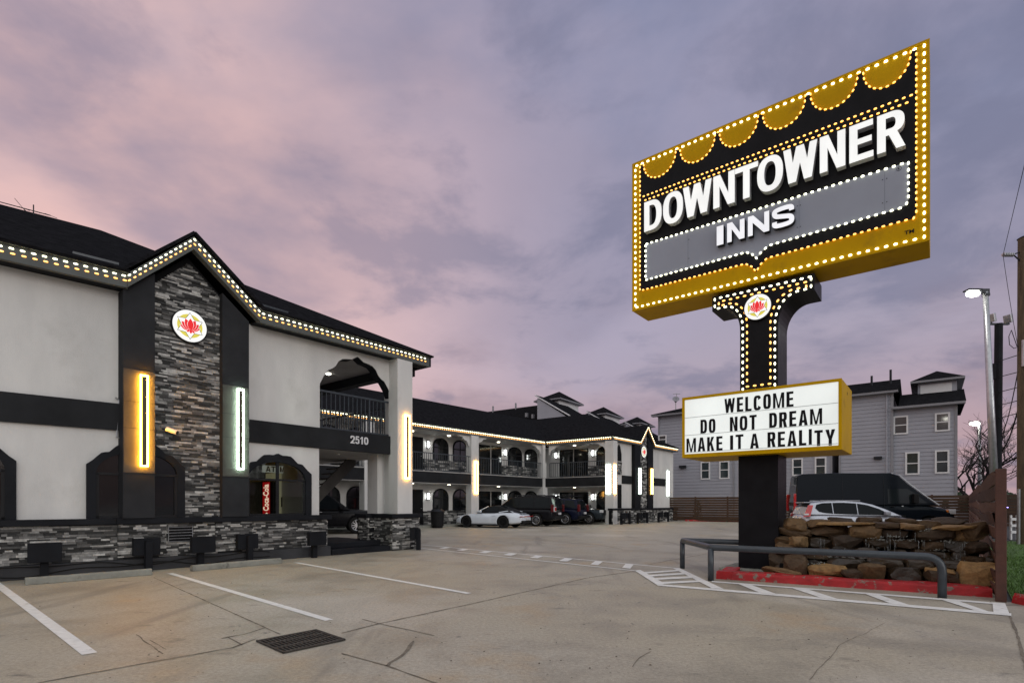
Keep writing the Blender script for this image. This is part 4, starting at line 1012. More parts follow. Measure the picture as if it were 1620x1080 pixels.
for ch, a, b in [(c, X7(p, .141), X7(q, .141)) for c, p, q in (('D', 88, 150), ('O', 155, 226), ('W', 226, 328), ('N', 334, 410), ('T', 411, 493), ('O', 490, 582), ('W', 583, 704), ('N', 713, 804), ('E', 818, 904), ('R', 917, 1018))]:
    mb = MB(); mb.two = True; sign_letter(mb, ch, P3(a, 7.365 if ch != 'O' else 7.353, .011), FS.e3, UP, b - a, .648 if ch != 'O' else .672, FS.n3, .13, .188, .162)
    mb.build('letter', [M['e_letter'], M['letter_side']], cab)
for ch, a, b in [(c, X7(p, .14), X7(q, .14)) for c, p, q in (('I', 346, 370), ('N', 383, 445), ('N', 457, 533), ('S', 543, 622))]:
    mb = MB(); mb.two = True; sign_letter(mb, ch, P3(a, 6.60, .0285), FS.e3, UP, b - a, .385, FS.n3, .11, .23, .19)
    mb.build('letter', [M['e_letter_dim'], M['sign_black']], cab)
mb = MB(); lettering(mb, 'TM', P3(2.575, 5.925, .002), FS.e3, UP, .13, .065, FS.n3, .004, .02); mb.build('trade_mark', M['sign_black'], cab)
mb = MB(); c = P3(2.50, 7.06, .030); mb.disc(c, FS.n3, .030, .036, 20); lettering(mb, 'R', P3(2.486, 7.042, .029), FS.e3, UP, .028, .036, FS.n3, .002, .01); mb.build('registered_mark', M['sign_black'], gpn, normals=False)
# reader board
bL, bR, bB, bT, bn = -1.148, 1.70, 2.335, 3.58, .30
mb = MB(); mb.box(FS, bL, bR, -1.06, bn - .03, bB, bT); rb = mb.build('reader_board', M['gold'], S, bevel=.01)
mb = MB()
mb.box(FS, bL, bL + .05, bn - .029, bn + .012, bB, bT); mb.box(FS, bR - .05, bR, bn - .029, bn + .012, bB, bT); mb.box(FS, bL + .05, bR - .05, bn - .029, bn + .0115, bT - .052, bT); mb.box(FS, bL + .05, bR - .05, bn - .029, bn + .0115, bB, bB + .075); mb.build('rim', M['gold'], rb)
mb = MB(); mb.box(FS, bL + .051, bR - .051, bn - .028, bn - .006, bB + .076, bT - .053); pn = mb.build('panel', M['e_panel'], rb)
mb = MB()
for z in (3.16, 2.80, 2.445): mb.box(FS, bL + .055, bR - .055, bn - .0055, bn + .002, z - .006, z + .002)
mb.build('letter_track', mat('track', (.40, .42, .42), .4, .1), pn)
def row(words, zb, h, tilt=0):
    wd_ = dict(I=.15, W=.62, M=.60, A=.46, L=.36, E=.37, T=.38, C=.42, O=.42, D=.42, N=.43, R=.42, K=.44, Y=.44)
    for t, a, b in words:
        ws = [wd_[c] for c in t]; gap = .115; k = (b - a) / (sum(ws) + gap * (len(t) - 1)); x = a
        for c, w in zip(t, ws):
            mb = MB(); sign_letter(mb, c, P3(x, zb - (.030 if t == 'TY' else 0) + random.uniform(-.004, .004), bn - .0045), FS.e3, UP, w * k, h, FS.n3, .004, .185 if c not in 'WM' else .15, .160, 3.4); x += (w + gap) * k
            mb.build('message_letter', M['sign_black'], rb)
row([('WELCOME', -.298, .937)], 3.172, .282)
row([('DO', -.772, -.472), ('NOT', -.194, .300), ('DREAM', .523, 1.398)], 2.808, .280)
row([('MAKE', -1.061, -.334), ('IT', -.190, .060), ('A', .182, .340), ('REALI', .493, 1.235), ('TY', 1.275, 1.600)], 2.448, .282)
mb = MB(); c = FS.pt(bR, -.4, 3.42); mb.disc(c + FS.e3 * .002, FS.e3, 0, .03, 12); mb.build('vent_hole', M['dark'], rb, normals=False)

# ------------------------------------------------------------------ street lamps, poles and wires
def street_lamp(base_u, base_v, top_u, top_v, d, head_du, r, label, m, rad):
    b0 = at(base_u, base_v, d); tp = at(top_u, top_v, d); dr = (tp - b0) / (tp.z - b0.z); b = b0 - dr * b0.z
    t = thing('street_lamp', b, label, 'street lamp', 'lit street lamps along the road')
    mb = MB(); mb.tube([b, tp], r * 1.3, 12, r * .8); mb.build('pole', M['metal_grey'], t, smooth=True)
    hx = V(head_du * d / FPX, 0, 0); s = 1 if head_du > 0 else -1
    mb = MB(); mb.abox(min(0, hx.x * .45) + tp.x, max(.12, hx.x * .45) + tp.x, tp.y - .08, tp.y + .08, tp.z - .06, tp.z + .12); mb.abox(tp.x - .08, tp.x + .12, tp.y - .1, tp.y + .1, tp.z - .18, tp.z - .061); mb.build('arm', M['metal_dark'], t, bevel=.02)
    mb = MB(); hc = tp + hx * 1.0
    mb.abox(hc.x - rad * 1.8, tp.x + hx.x * .45 - .001, tp.y - .16, tp.y + .16, tp.z + .03, tp.z + .10); mb.build('head', M['metal_dark'], t, bevel=.02)
    bm = bmesh.new(); bmesh.ops.create_uvsphere(bm, u_segments=20, v_segments=12, radius=rad)
    for v in bm.verts: v.co.x *= 1.7; v.co.z *= .8; v.co += hc + V(0, 0, -rad * .4)
    mb = MB(); mb.bm.free(); mb.bm = bm; mb.build('lamp', M[m], t, smooth=True)
street_lamp(1572, 745, 1559, 462, 22, -20, .12, 'tall leaning silver street lamp shining white above the timber fence', 'e_lamp', .16)
street_lamp(1550, 775, 1549, 668, 52, -7, .16, 'shorter far street lamp glowing beside the bare tree', 'e_lamp2', .28)
b = at(1577, 745, 24); b.z = 0
t = thing('floodlight_pole', b, 'slim black pole with two unlit floodlights on top, behind the silver street lamp', 'pole')
tp = at(1580, 512, 24); mb = MB(); mb.tube([b, tp], .16, 10, .15); mb.tube([at(1573, 600, 24), at(1573, 575, 24)], .08, 8); mb.build('pole', M['charcoal'], t)
mb = MB(); mb.abox(tp.x - .4, tp.x + .45, tp.y - .05, tp.y + .05, tp.z - .05, tp.z + .02); k = mb.build('crossbar', M['metal_dark'], t)
for dxx, dzz in ((-.32, .25), (.42, .22)):
    mb = MB(); c = tp + V(dxx, 0, dzz); mb.obox(c, V(.9, .3, .3).normalized(), V(-.3, .9, 0).normalized(), V(-.25, -.1, 1).normalized(), .16, .30, .36); mb.build('floodlight', M['metal_grey'], t, bevel=.02)
    mb = MB(); mb.tube([tp + V(dxx, 0, 0), tp + V(dxx, 0, dzz)], .03, 6); mb.build('bracket', M['metal_dark'], t)
ub = V(802.0 / FPX * 18.7 + .21, 18.7, 0)
t = thing('utility_pole', ub, 'weathered brown timber utility pole at the right edge', 'utility pole')
mb = MB(); P = [ub + V(0, 0, z) for z in (0, 3, 6, 9, 10.55)]; mb.tube(P, .22, 18, .19); mb.build('pole', M['pole_wood'], t, smooth=False)
mb = MB(); mb.tube([ub + V(0, 0, 10.56), ub + V(0, 0, 10.62)], .22, 14, .12); mb.build('cap', M['metal_dark'], t)
ia = at(1585, 403, 18.7); mb = MB(); mb.tube([ub + V(-.15, 0, 10.08), ia + V(.35, 0, 0)], .022, 6); mb.tube([ub + V(-.15, 0, 9.75), ia + V(.4, 0, 0)], .022, 6); mb.build('arm', M['metal_dark'], t)
mb = MB()
for i in range(6): mb.tube([ia + V(.05 + i * .06, 0, 0), ia + V(.085 + i * .06, 0, 0)], .07, 10)
mb.tube([ia, ia + V(.42, 0, 0)], .035, 8); mb.build('insulator', M['metal_grey'], t)
mb = MB(); mb.tube([ub + V(-.235, -.02, 0), ub + V(-.23, -.02, 1.9)], .05, 8); mb.build('conduit', M['metal_grey'], t)
mb = MB(); q = ub + V(-.16, -.15, 6.1); mb.tube([q, q + V(0, 0, .9)], .08, 10); mb.build('transformer_can', M['metal_grey'], t)
def wire(pts, label, r=.014, sag=0.0):
    a, b = pts[0], pts[-1]
    P = [a.lerp(b, i / 14) - V(0, 0, sag * 4 * (i / 14) * (1 - i / 14)) for i in range(15)] if len(pts) == 2 else pts
    mb = MB(); mb.tube(P, r, 5); return tag(mb.build('power_line', M['rubber'], None), label, 'cable', 'wires strung between the poles')
wire([at(1587, 403, 18.7), at(1640, 180, 12.0)], 'thin wire rising from the insulator past the top right edge', .008)
wire([at(1587, 404, 18.7), at(1612, 556, 18.6)], 'slack wire dropping from the insulator down to the timber pole', .008, .15)
wire([at(1609, 548, 18.65), at(1600, 522, 18.6), at(1596, 532, 18.6), at(1597, 545, 18.6), at(1604, 551, 18.6), at(1612, 548, 18.65)], 'small loop of cable hanging beside the timber pole', .012)
for v0, v1, w_ in ((571, 561, 'topmost'), (596, 588, 'second'), (620, 612, 'third'), (641, 633, 'fourth'), (661, 653, 'lowest')):
    wire([at(1581, v0, 23.9), V(ub.x - .2, ub.y, at(1612, v1, 18.7).z)], '%s of the level wires joining black pole to timber pole' % w_, .016)
wire([at(1584, 690, 23.5), V(ub.x - .2, ub.y, at(1612, 575, 18.7).z)], 'long sagging cable slanting up to the timber pole', .016, .35)
wire([at(1584, 712, 23.5), V(ub.x - .2, ub.y, at(1612, 640, 18.7).z)], 'thicker lower cable slanting steeply to the timber pole', .024, .30)

# ------------------------------------------------------------------ guard rail
RB = FK.pt(-.05)
def rr(v): return V(v.x, v.y, 0)
p1, p2, p3 = rr(G(1079.5, 898.5)), rr(G(1124.5, 918)), rr(G(1490.5, 945.5)); p0 = p1 + (p3 - p2).normalized() * 1.55 + V(.0, .15, 0)
t = thing('guard_rail', p2, 'low dark blue grey pipe guard rail bent round the foot of the sign', 'guard rail')
def bend(a, c, b, r=.14, k=6):
    u, w = (a - c).normalized(), (b - c).normalized(); s_, e_ = c + u * r, c + w * r
    return [s_.lerp(c, i / k).lerp(c.lerp(e_, i / k), i / k) for i in range(k + 1)]
h = V(0, 0, .60)
mb = MB(); path = [p0] + bend(p0, p0 + h, p1 + h, .2) + bend(p0 + h, p1 + h, p2 + h, .06, 3) + bend(p1 + h, p2 + h, p3 + h, .06, 3) + bend(p2 + h, p3 + h, p3, .22) + [p3]
mb.tube(path, .057, 16); mb.build('rail', M['rail'], t, smooth=True)
for p in (p1, p2):
    mb = MB(); mb.tube([p, p + V(0, 0, .585)], .052, 16); mb.build('post', M['rail'], t, smooth=True)

# ------------------------------------------------------------------ wheel stops, post lights, drain
def stop(a, b, label):
    a, b = rr(G(*a)), rr(G(*b)); F = Fr((a.x, a.y), (b.x, b.y)); L = F.L
    o = tag(None or build_stop(F, L), label, 'wheel stop', 'concrete wheel stops in front of the motel'); return o
def build_stop(F, L):
    mb = MB(); rnd = random.Random(int(L * 1000))
    prof = [(-.0, 0), (-.15, 0), (-.13, .10), (-.10, .125), (-.045, .125), (-.015, .10)]
    ks = 10; rings = []
    for i in range(ks + 1):
        s = L * i / ks; rings.append([mb.bm.verts.new(F.pt(s, n + rnd.uniform(-.004, .004), max(0, z + rnd.uniform(-.005, .004)) if z else 0)) for n, z in prof])
    for A, B2 in zip(rings, rings[1:]):
        for j in range(6): mb.bm.faces.new((A[j], A[(j + 1) % 6], B2[(j + 1) % 6], B2[j]))
    mb.bm.faces.new(rings[0]); mb.bm.faces.new(rings[-1][::-1])
    return mb.build('wheel_stop', M['concrete_stop'], None, bevel=.012)
stop((40, 925.5), (241.5, 909), 'nearest concrete wheel stop, longer in view, below the amber bar light')
stop((305, 903.5), (446.5, 890.5), 'concrete wheel stop further along, below the arched lobby window')
proto = None
def post_light(u, v, kind, label, rot=0.0, p=None, sc=1.0, grp='post lights along the near stone wall'):
    global proto
    b = rr(G(u, v)) if p is None else p
    if kind not in PL:
        t = thing('post_light', V(0, 0, 0), label, 'post light', grp)
        mb = MB(); mb.abox(-.06, .06, -.06, .06, 0, .62); mb.abox(-.05, .05, -.05, .05, .62, .64); mb.build('post', M['charcoal'], t, bevel=.006)
        y0 = -.20 if kind == 'front' else .062
        mb = MB(); mb.abox(-.235, .235, y0, y0 + .135, .33, .68); mb.abox(-.20, .20, y0 + .136, y0 + .15, .36, .65); mb.build('lamp_box', M['charcoal'], t, bevel=.012)
        PL[kind] = t
    else:
        t = copy_tree(PL[kind])
    t.location = b; t.rotation_euler = (0, 0, rot); t.scale = (sc, sc, sc)
    tag(t, label, 'post light', grp)
PL = {}
wall_rot = math.atan2(FR.e.y, FR.e.x); rl = math.atan2(FL.e.y, FL.e.x)
post_light(0, 0, 'front', 'black box light on a post, leftmost, nearest the left edge', rl, FL.pt(FL.sz(70, 870, .10)[0], .10))
post_light(235, 897, 'back', 'black box light on a post between the two stone base piers, box behind the post', wall_rot, FR.pt(FR.sz(235, 860, .10)[0], .10))
post_light(317, 890, 'front', 'black box light on a post in front of the vent grille', wall_rot, FR.pt(FR.sz(317, 860, .10)[0], .10))
post_light(395, 884, 'back', 'black box light on a post below the white bar light', wall_rot, FR.pt(FR.sz(395, 860, .10)[0], .10))
post_light(497, 882, 'front', 'black box light on a post at the end of the wall beside the steps', wall_rot, FR.pt(FR.sz(497, 860, .10)[0], .10))
post_light(662, 869.5, 'back', 'black box light on a post at the outer corner column', wall_rot + .6)
w3 = math.atan2(F3.e.y, F3.e.x)
for u, nm in ((983, 'first'), (996, 'second'), (1009, 'third'), (1024, 'fourth'), (1042, 'fifth'), (1057, 'sixth')):
    s = F3.sz(u, 820, .55)[0]
    post_light(0, 0, 'front' if nm in ('first', 'third', 'fifth') else 'back', 'far post light, %s from the left before the end wall of the far block' % nm, w3, F3.pt(s, .55), 1.15, 'post lights before the far end wall')
c = [rr(G(*p)) for p in ((405, 1015), (448, 1034), (543, 1013), (500, 997))]
t = thing('drain_grate', (c[0] + c[2]) / 2, 'rusty rectangular iron storm drain grate set in the concrete', 'drain')
e_, w_ = (c[3] - c[0]), (c[1] - c[0])
q = lambda i, j, z: c[0] + e_ * i + w_ * j + V(0, 0, z)
iron = mat('rusty_iron', (.040, .034, .029), .8, .5, 18.0, .6, 60)
mb = MB(); mb.face([q(0, 0, .0055), q(1, 0, .0055), q(1, 1, .0055), q(0, 1, .0055)]); mb.build('pit', M['dark'], t, normals=False)
mb = MB(); n_ = 16
for i in range(n_):
    a, b = (i + .30) / n_, (i + .66) / n_
    mb.hexa([q(x, y, z) for z in (.007, .016) for x, y in ((a, .03), (b, .03), (b, .97), (a, .97))])
for j in (0.0, .31, .64, .95):
    mb.hexa([q(x, y, z) for z in (.006, .020) for x, y in ((0, j), (1, j), (1, j + .05), (0, j + .05))])
for i in (0.0, .975):
    mb.hexa([q(x, y, z) for z in (.006, .021) for x, y in ((i, 0), (i + .025, 0), (i + .025, 1), (i, 1))])
mb.build('bars', iron, t)

# ------------------------------------------------------------------ red kerbs
def kerb(F, s0, s1, n0, n1, h=.14, jit=.012):
    mb = MB(); ks = int((s1 - s0) / .25); rings = []
    prof = [(n1, 0), (n1 - .01, h * .75), (n1 - .045, h), (n0, h), (n0, 0)]
    for i in range(ks + 1):
        s = s0 + (s1 - s0) * i / ks
        rings.append([mb.bm.verts.new(F.pt(s, n + (random.uniform(-jit, jit) if z else 0), max(0, z + (random.uniform(-jit, jit) if z else 0)))) for n, z in prof])
    for A, B2 in zip(rings, rings[1:]):
        for j in range(4): mb.bm.faces.new((A[j], A[j + 1], B2[j + 1], B2[j]))
    mb.bm.faces.new(rings[0]); mb.bm.faces.new(rings[-1][::-1])
    return struct(mb.build('red_kerb', M['kerb'], bevel=0))
def kerb_mat():
    m = M['red_kerb'].copy(); nd, lk = m.node_tree.nodes, m.node_tree.links; b = nd['Principled BSDF']
    src = b.inputs['Base Color'].links[0].from_socket
    t = nd.new('ShaderNodeTexCoord'); n = nd.new('ShaderNodeTexNoise'); lk.new(t.outputs['Object'], n.inputs['Vector']); n.inputs['Scale'].default_value = 6.5; n.inputs['Detail'].default_value = 8; n.inputs['Roughness'].default_value = .65
    r = nd.new('ShaderNodeMapRange'); lk.new(n.outputs[0], r.inputs[0]); r.inputs[1].default_value = .555; r.inputs[2].default_value = .60
    x = nd.new('ShaderNodeMix'); x.data_type = 'RGBA'; lk.new(r.outputs[0], x.inputs[0]); lk.new(src, x.inputs[6]); x.inputs[7].default_value = (.20, .16, .13, 1); lk.new(x.outputs[2], b.inputs['Base Color'])
    return m
M['kerb'] = kerb_mat()
kerb(FK, 0, FK.L - .02, -.30, .0)
kerb(Fr(FK.pt(.0, -.95), FK.pt(.0, -.0)), .1, .95, -.28, .0)
a, b = rr(G(1600, 953)), rr(G(1660, 965)); kerb(Fr((a.x, a.y), (b.x, b.y)), 0, .9, -.16, 0, .13)
a, b = rr(G(1084, 824)), rr(G(1240, 826.5)); kerb(Fr((a.x, a.y), (b.x, b.y)), 0, (b - a).length + 8, -.2, 0, .13)

# ------------------------------------------------------------------ rock fountain
FT = thing('rock_fountain', FK.pt(2.6, -.9), 'stacked brown fieldstone fountain with water trickling over its dark wet ledges', 'fountain')
def boulder(parent, F, s, n, z0, w, dp, hh, m, sd):
    """a broken fieldstone: the hull of points scattered near the faces of its block"""
    rnd = random.Random(sd); bm = bmesh.new(); rot = rnd.uniform(-.10, .10); tl_ = rnd.uniform(-.07, .07)
    for i in range(34):
        p = V(rnd.uniform(-1, 1), rnd.uniform(-1, 1), rnd.uniform(-1, 1)); l = (abs(p.x) ** 5 + abs(p.y) ** 5 + abs(p.z) ** 5) ** .2; p = p / l * rnd.uniform(.92, 1.04)
        x, y, z = p.x * w / 2, p.y * dp / 2, (p.z + 1) * hh / 2 + p.x * w / 2 * tl_
        x, y = x * math.cos(rot) - y * math.sin(rot), x * math.sin(rot) + y * math.cos(rot)
        bm.verts.new(F.pt(s + x, n + y, max(z0 - .03, z0 + z)))
    q = bmesh.ops.convex_hull(bm, input=bm.verts[:]); bmesh.ops.delete(bm, geom=[v for v in bm.verts if not v.link_faces], context='VERTS')
    bmesh.ops.dissolve_limit(bm, angle_limit=.20, verts=bm.verts[:], edges=bm.edges[:]); bmesh.ops.triangulate(bm, faces=bm.faces[:]); bmesh.ops.subdivide_edges(bm, edges=bm.edges[:], cuts=2, use_grid_fill=True)
    off = V(rnd.uniform(-50, 50), rnd.uniform(-50, 50), 0)
    for v in bm.verts:
        k = noise.noise_vector(v.co * 6 + off) * .020 + noise.noise_vector(v.co * 17 + off) * .008; v.co += k
    mb = MB(); mb.bm.free(); mb.bm = bm; return mb.build('rock', M[m], parent)
rn = random.Random(5); sd = 0
# front ledge seen under the rail: s, n, z, width, depth, height, material
for r in ((1.28, -.52, .08, .42, .34, .40, 'rock'), (1.05, -.42, .09, .66, .24, .14, 'rock'), (1.78, -.46, .09, .62, .30, .25, 'rock_gold'), (2.12, -.42, .10, .34, .26, .18, 'rock'), (2.42, -.48, .08, .42, .34, .30, 'rock'),
          (2.86, -.46, .09, .50, .32, .26, 'rock_wet'), (3.34, -.46, .08, .46, .34, .26, 'rock'), (3.32, -.46, .27, .40, .30, .09, 'rock_gold'), (3.80, -.50, .08, .52, .36, .40, 'rock_gold'), (3.98, -.72, .06, .24, .34, .50, 'rock_wet'),
          (2.05, -.62, .27, .58, .34, .17, 'rock_wet'), (2.62, -.66, .30, .56, .32, .16, 'rock_wet'), (3.08, -.66, .28, .44, .34, .20, 'rock_wet'), (3.55, -.70, .30, .46, .34, .17, 'rock_wet'), (1.62, -.72, .25, .40, .30, .16, 'rock_wet')):
    sd += 1; boulder(FT, FK, *r, 40 + sd)
lev = [(.05, .36, -1.04), (.36, .24, -1.14), (.57, .20, -1.20), (.74, .22, -1.27)]
for li, (z, hh, n) in enumerate(lev):
    s = .80 + .05 * li
    while s < 3.72:
        w = min(rn.uniform(.26, .62), 4.02 - s); edge = s < 1.35 or s > 3.65
        sd += 1; boulder(FT, FK, s + w / 2, n + rn.uniform(-.05, .07), z, w * 1.10, .44 + rn.uniform(0, .1), hh * rn.uniform(.95, 1.28), ('rock' if edge or (li == 3 and rn.random() < .6) or rn.random() < .12 else 'rock_wet'), 40 + sd); s += w * .97
for r in ((1.22, -1.22, .84, .42, .46, .27, 'rock'), (1.62, -1.30, .92, .44, .44, .18, 'rock'), (2.05, -1.14, .985, .95, .46, .075, 'rock_gold'), (1.95, -1.42, 1.0, .46, .36, .13, 'rock'), (2.42, -1.44, .98, .40, .36, .17, 'rock'), (2.66, -1.16, .94, .42, .44, .13, 'rock'), (2.90, -1.42, 1.0, .50, .34, .13, 'rock'), (3.02, -1.12, .93, .38, .42, .12, 'rock'), (3.28, -1.30, .96, .36, .44, .15, 'rock'), (3.58, -1.06, .95, .62, .44, .085, 'rock_gold'), (3.55, -1.42, 1.0, .46, .36, .15, 'rock'), (3.86, -1.14, .80, .36, .46, .30, 'rock'),
          (3.84, -1.00, .56, .34, .40, .22, 'rock'), (3.84, -.98, .36, .38, .38, .18, 'rock'), (1.08, -.95, .40, .36, .40, .26, 'rock'), (1.30, -.92, .58, .34, .40, .20, 'rock'), (1.10, -.90, .08, .40, .40, .34, 'rock_wet')):
    sd += 1; boulder(FT, FK, *r, 90 + sd)
mb = MB(); mb.box(FK, .95, 3.95, -1.6, -1.28, 0, .92); mb.box(FK, 1.0, 3.9, -1.27, -.62, 0, .28); mb.build('core', M['dark'], FT)
wm = bpy.data.materials.new('running_water'); wm.use_nodes = True
b_ = wm.node_tree.nodes['Principled BSDF']; b_.inputs['Base Color'].default_value = (.34, .36, .36, 1); b_.inputs['Roughness'].default_value = .12; b_.inputs['Transmission Weight'].default_value = .55
fm = mat('foam', (.27, .28, .26), .3, .2, 30.0, .5, 90)
mb = MB()
for i in range(44):
    s = rn.uniform(1.5, 3.85); li = rn.choice((1, 2, 2, 3)); z, hh, n = lev[li]; zt = z + hh * rn.uniform(.6, 1.0); L = rn.uniform(.08, .24); w = rn.uniform(.003, .008)
    P = [FK.pt(s + .003 * math.sin(k * 2.1 + i), n + .235 + .02 * k / 6, zt - L * k / 6) for k in range(7)]; mb.tube(P, w, 5, w * .6)
tag(mb.build('water_streak', wm, FT, smooth=True), kind='stuff')
mb = MB()
for c0, n0, z0, spr, cnt in ((1.95, -.86, .42, .28, 46), (2.45, -.9, .42, .25, 30), (3.0, -.92, .44, .18, 26), (3.35, -.95, .60, .14, 34), (3.62, -.9, .44, .2, 30), (3.25, -1.0, .92, .10, 26), (2.75, -1.0, .80, .16, 26), (3.55, -1.0, .73, .16, 22), (2.9, -.96, .75, .35, 40), (1.62, -.52, .30, .12, 24)):
    for i in range(cnt):
        s = c0 + rn.gauss(0, spr * .6); z = z0 + abs(rn.gauss(0, .018)); r = rn.uniform(.004, .013); c = FK.pt(s, n0 + rn.uniform(-.03, .06), z)
        mb.obox(c, V(rn.uniform(-1, 1), rn.uniform(-1, 1), .3).normalized(), V(0, 0, 1), V(1, 0, 0), r * 2, r, r * 1.6)
tag(mb.build('foam', fm, FT, smooth=True), kind='stuff')
mb = MB(); mb.face([FK.pt(1.35, -.55, .405), FK.pt(3.95, -.55, .405), FK.pt(3.95, -1.1, .405), FK.pt(1.35, -1.1, .405)]); mb.build('basin_water', mat('basin_water', (.012, .012, .010), .05, .1, 4, .6, 14, spec=.8), FT, normals=False)

# ------------------------------------------------------------------ fences
t = thing('timber_fence', FF.pt(.0), 'brown timber side fence with warped horizontal boards and a thick end post beside the fountain', 'fence')
mb = MB(); mb.box(FF, -.06, .06, -.075, .045, 0, 1.88); mb.build('post', M['timber_post'], t, bevel=.006)
for k in range(9):
    z0 = .04 + k * .203; mb = MB(); rows = []
    for i in range(61):
        s = .061 + i * .60 if i > 14 else .061 + i * .60
        wv = .035 * noise.noise(V(s * .45, k * 3.7, 1.0)) * (1.6 if s < 9 else .5); bow = .05 * noise.noise(V(s * .35, k * 2.9, 7.0)) * (1.5 if s < 9 else .4)
        zz = z0 + wv - .10 * max(0, 1 - abs(s - 4) / 4) * (k / 9) ** 2
        rows.append([mb.bm.verts.new(FF.pt(s, n + bow - .05 * (1 - math.exp(-max(0, s - .1) / 1.6)), z)) for n, z in ((-.040, zz), (-.006, zz), (-.050, zz + .188), (-.078, zz + .188))])
    for A, B2 in zip(rows, rows[1:]):
        for j in range(4): mb.bm.faces.new((A[j], A[(j + 1) % 4], B2[(j + 1) % 4], B2[j]))
    mb.build('board', M['timber'], t)
for s in (12, 17, 22, 27, 32):
    mb = MB(); mb.box(FF, s - .05, s + .05, .01, .10, 0, 1.8); mb.build('post', M['timber_post'], t)
GD = V(.7925, -.61)
FG = Fr((13.8, 51.5), (13.8 + GD.x * 10, 51.5 + GD.y * 10))
fb0 = G(1062, 823.5); FB_ = Fr((fb0.x, fb0.y), (fb0.x + GD.x, fb0.y + GD.y))
t = thing('board_fence', FB_.pt(8), 'far brown horizontal board fence running below the grey townhouses', 'fence')
Lf = 24.5
for k in range(10):
    mb = MB(); mb.box(FB_, -.6, Lf, -.03, 0, .06 + k * .19, .06 + k * .19 + .165); mb.build('board', M['timber_far'], t)
for i in range(11):
    mb = MB(); mb.box(FB_, -.6 + i * 2.5, -.48 + i * 2.5, -.12, -.031, 0, 1.98); mb.build('post', M['timber_post'], t)
def shrub(u, v, d, w, h, label):
    p = at(u, v, d); p.z = 0; t = thing('shrub', p, label, 'shrub', 'dark shrubs along the far board fence'); rn = random.Random(int(u))
    mb = MB(); mb.tube([p, p + V(.03, 0, h * .6)], .03, 6, .012); mb.build('stem', M['bark'], t)
    mb = MB()
    for i in range(420):
        z = rn.uniform(.1, 1); r = w * (1 - z * .7) * math.sqrt(rn.random()); a = rn.uniform(0, 6.28); c = p + V(r * math.cos(a), r * math.sin(a), z * h)
        d1 = V(rn.uniform(-1, 1), rn.uniform(-1, 1), rn.uniform(-.4, 1)).normalized(); d2 = d1.cross(V(rn.uniform(-1, 1), rn.uniform(-1, 1), .3)).normalized(); q = rn.uniform(.04, .10)
        mb.face([c - d1 * q, c + d2 * q * .5, c + d1 * q, c - d2 * q * .5])
    mb.build('foliage', M['leaf'], t, normals=False)
shrub(1104, 823, 44, .5, 1.7, 'narrow dark shrub against the far fence left of the sign pole'); shrub(1496, 800, 35, .45, 1.6, 'narrow dark shrub against the fence right of the black van')

# ------------------------------------------------------------------ townhouses
def siding(mb, F, s0, s1, n, z0, z1, step=.285):
    prof = []; z = z0
    while z < z1: prof += [(n, z), (n - .028, min(z + step, z1))]; z += step
    for (a, za), (b, zb) in zip(prof, prof[1:]): mb.face([F.pt(s0, a, za), F.pt(s1, a, za), F.pt(s1, b, zb), F.pt(s0, b, zb)])
def sash(root, F, s0, s1, z0, z1, n, name='window'):
    mb = MB(); w = .11
    for q in ((s0 - w, s0, z0 - w, z1 + w), (s1, s1 + w, z0 - w, z1 + w), (s0, s1, z1, z1 + w), (s0, s1, z0 - w, z0), (s0, s1, (z0 + z1) / 2 - .035, (z0 + z1) / 2 + .035)): mb.box(F, q[0], q[1], n - .02, n + .05, q[2], q[3])
    k = mb.build(name, M['trim_white'], root)
    mb = MB(); mb.face([F.pt(s0, n + .012, z0), F.pt(s1, n + .012, z0), F.pt(s1, n + .012, z1), F.pt(s0, n + .012, z1)]); mb.build('pane', M['blind_glass'], k)
M['blind_glass'] = mat('blind_glass', (.030, .042, .046), .04, .3, .8, spec=.8)
def hipbox(root, F, s0, s1, n0, n1, z0, z1, za, ov=.45, wallm='siding'):
    mb = MB(); mb.box(F, s0, s1, n0, n1, z0, z1); mb.build('cupola_wall', M[wallm], root)
    mb = MB(); mb.box(F, s0 - ov, s1 + ov, n0 - ov, n1 + ov, z1, z1 + .14); mb.build('cupola_eave', M['trim_grey'], root)
    mb = MB(); c = F.pt((s0 + s1) / 2, (n0 + n1) / 2, za); q = [F.pt(s, n, z1 + .143) for s, n in ((s0 - ov, n0 - ov), (s1 + ov, n0 - ov), (s1 + ov, n1 + ov), (s0 - ov, n1 + ov))]
    for i in range(4): mb.face([q[i], q[(i + 1) % 4], c])
    mb.face(q[::-1]); mb.build('cupola_roof', M['shingle'], root)
M['trim_grey'] = mat('grey_trim', (.22, .22, .24), .7, .08, 2.0)
# right hand house
su = lambda u, n=0.0: FG.sz(u, 700, n)[0]
T1 = thing('townhouse', FG.pt(18, -4), 'grey lap sided townhouse with hipped rooftop cupola, right of the reader board', 'townhouse', 'grey townhouses behind the board fence')
a0, a1, a2 = su(1328), su(1412), su(1514)
mb = MB(); siding(mb, FG, a0, a1, .12, .3, 9.75); siding(mb, FG, a1, a2, 0, .3, 8.5); mb.box(FG, a0, a1 - .01, -9, .09, .3, 9.74); mb.box(FG, a1 - .01, a2, -9, -.04, .3, 8.49); mb.build('wall', M['siding'], T1, normals=False)
mb = MB(); mb.box(FG, a1 - .10, a1 + .06, -.03, .17, .3, 9.7); mb.box(FG, a2 - .12, a2 + .03, -.1, .04, .3, 8.45); mb.box(FG, a0 - .03, a0 + .1, .0, .16, .3, 9.7); mb.build('corner_trim', M['trim_grey'], T1)
mb = MB(); mb.tube([FG.pt(a1 - .35, .2, .3), FG.pt(a1 - .35, .2, 9.5)], .05, 8); mb.build('downpipe', M['siding'], T1)
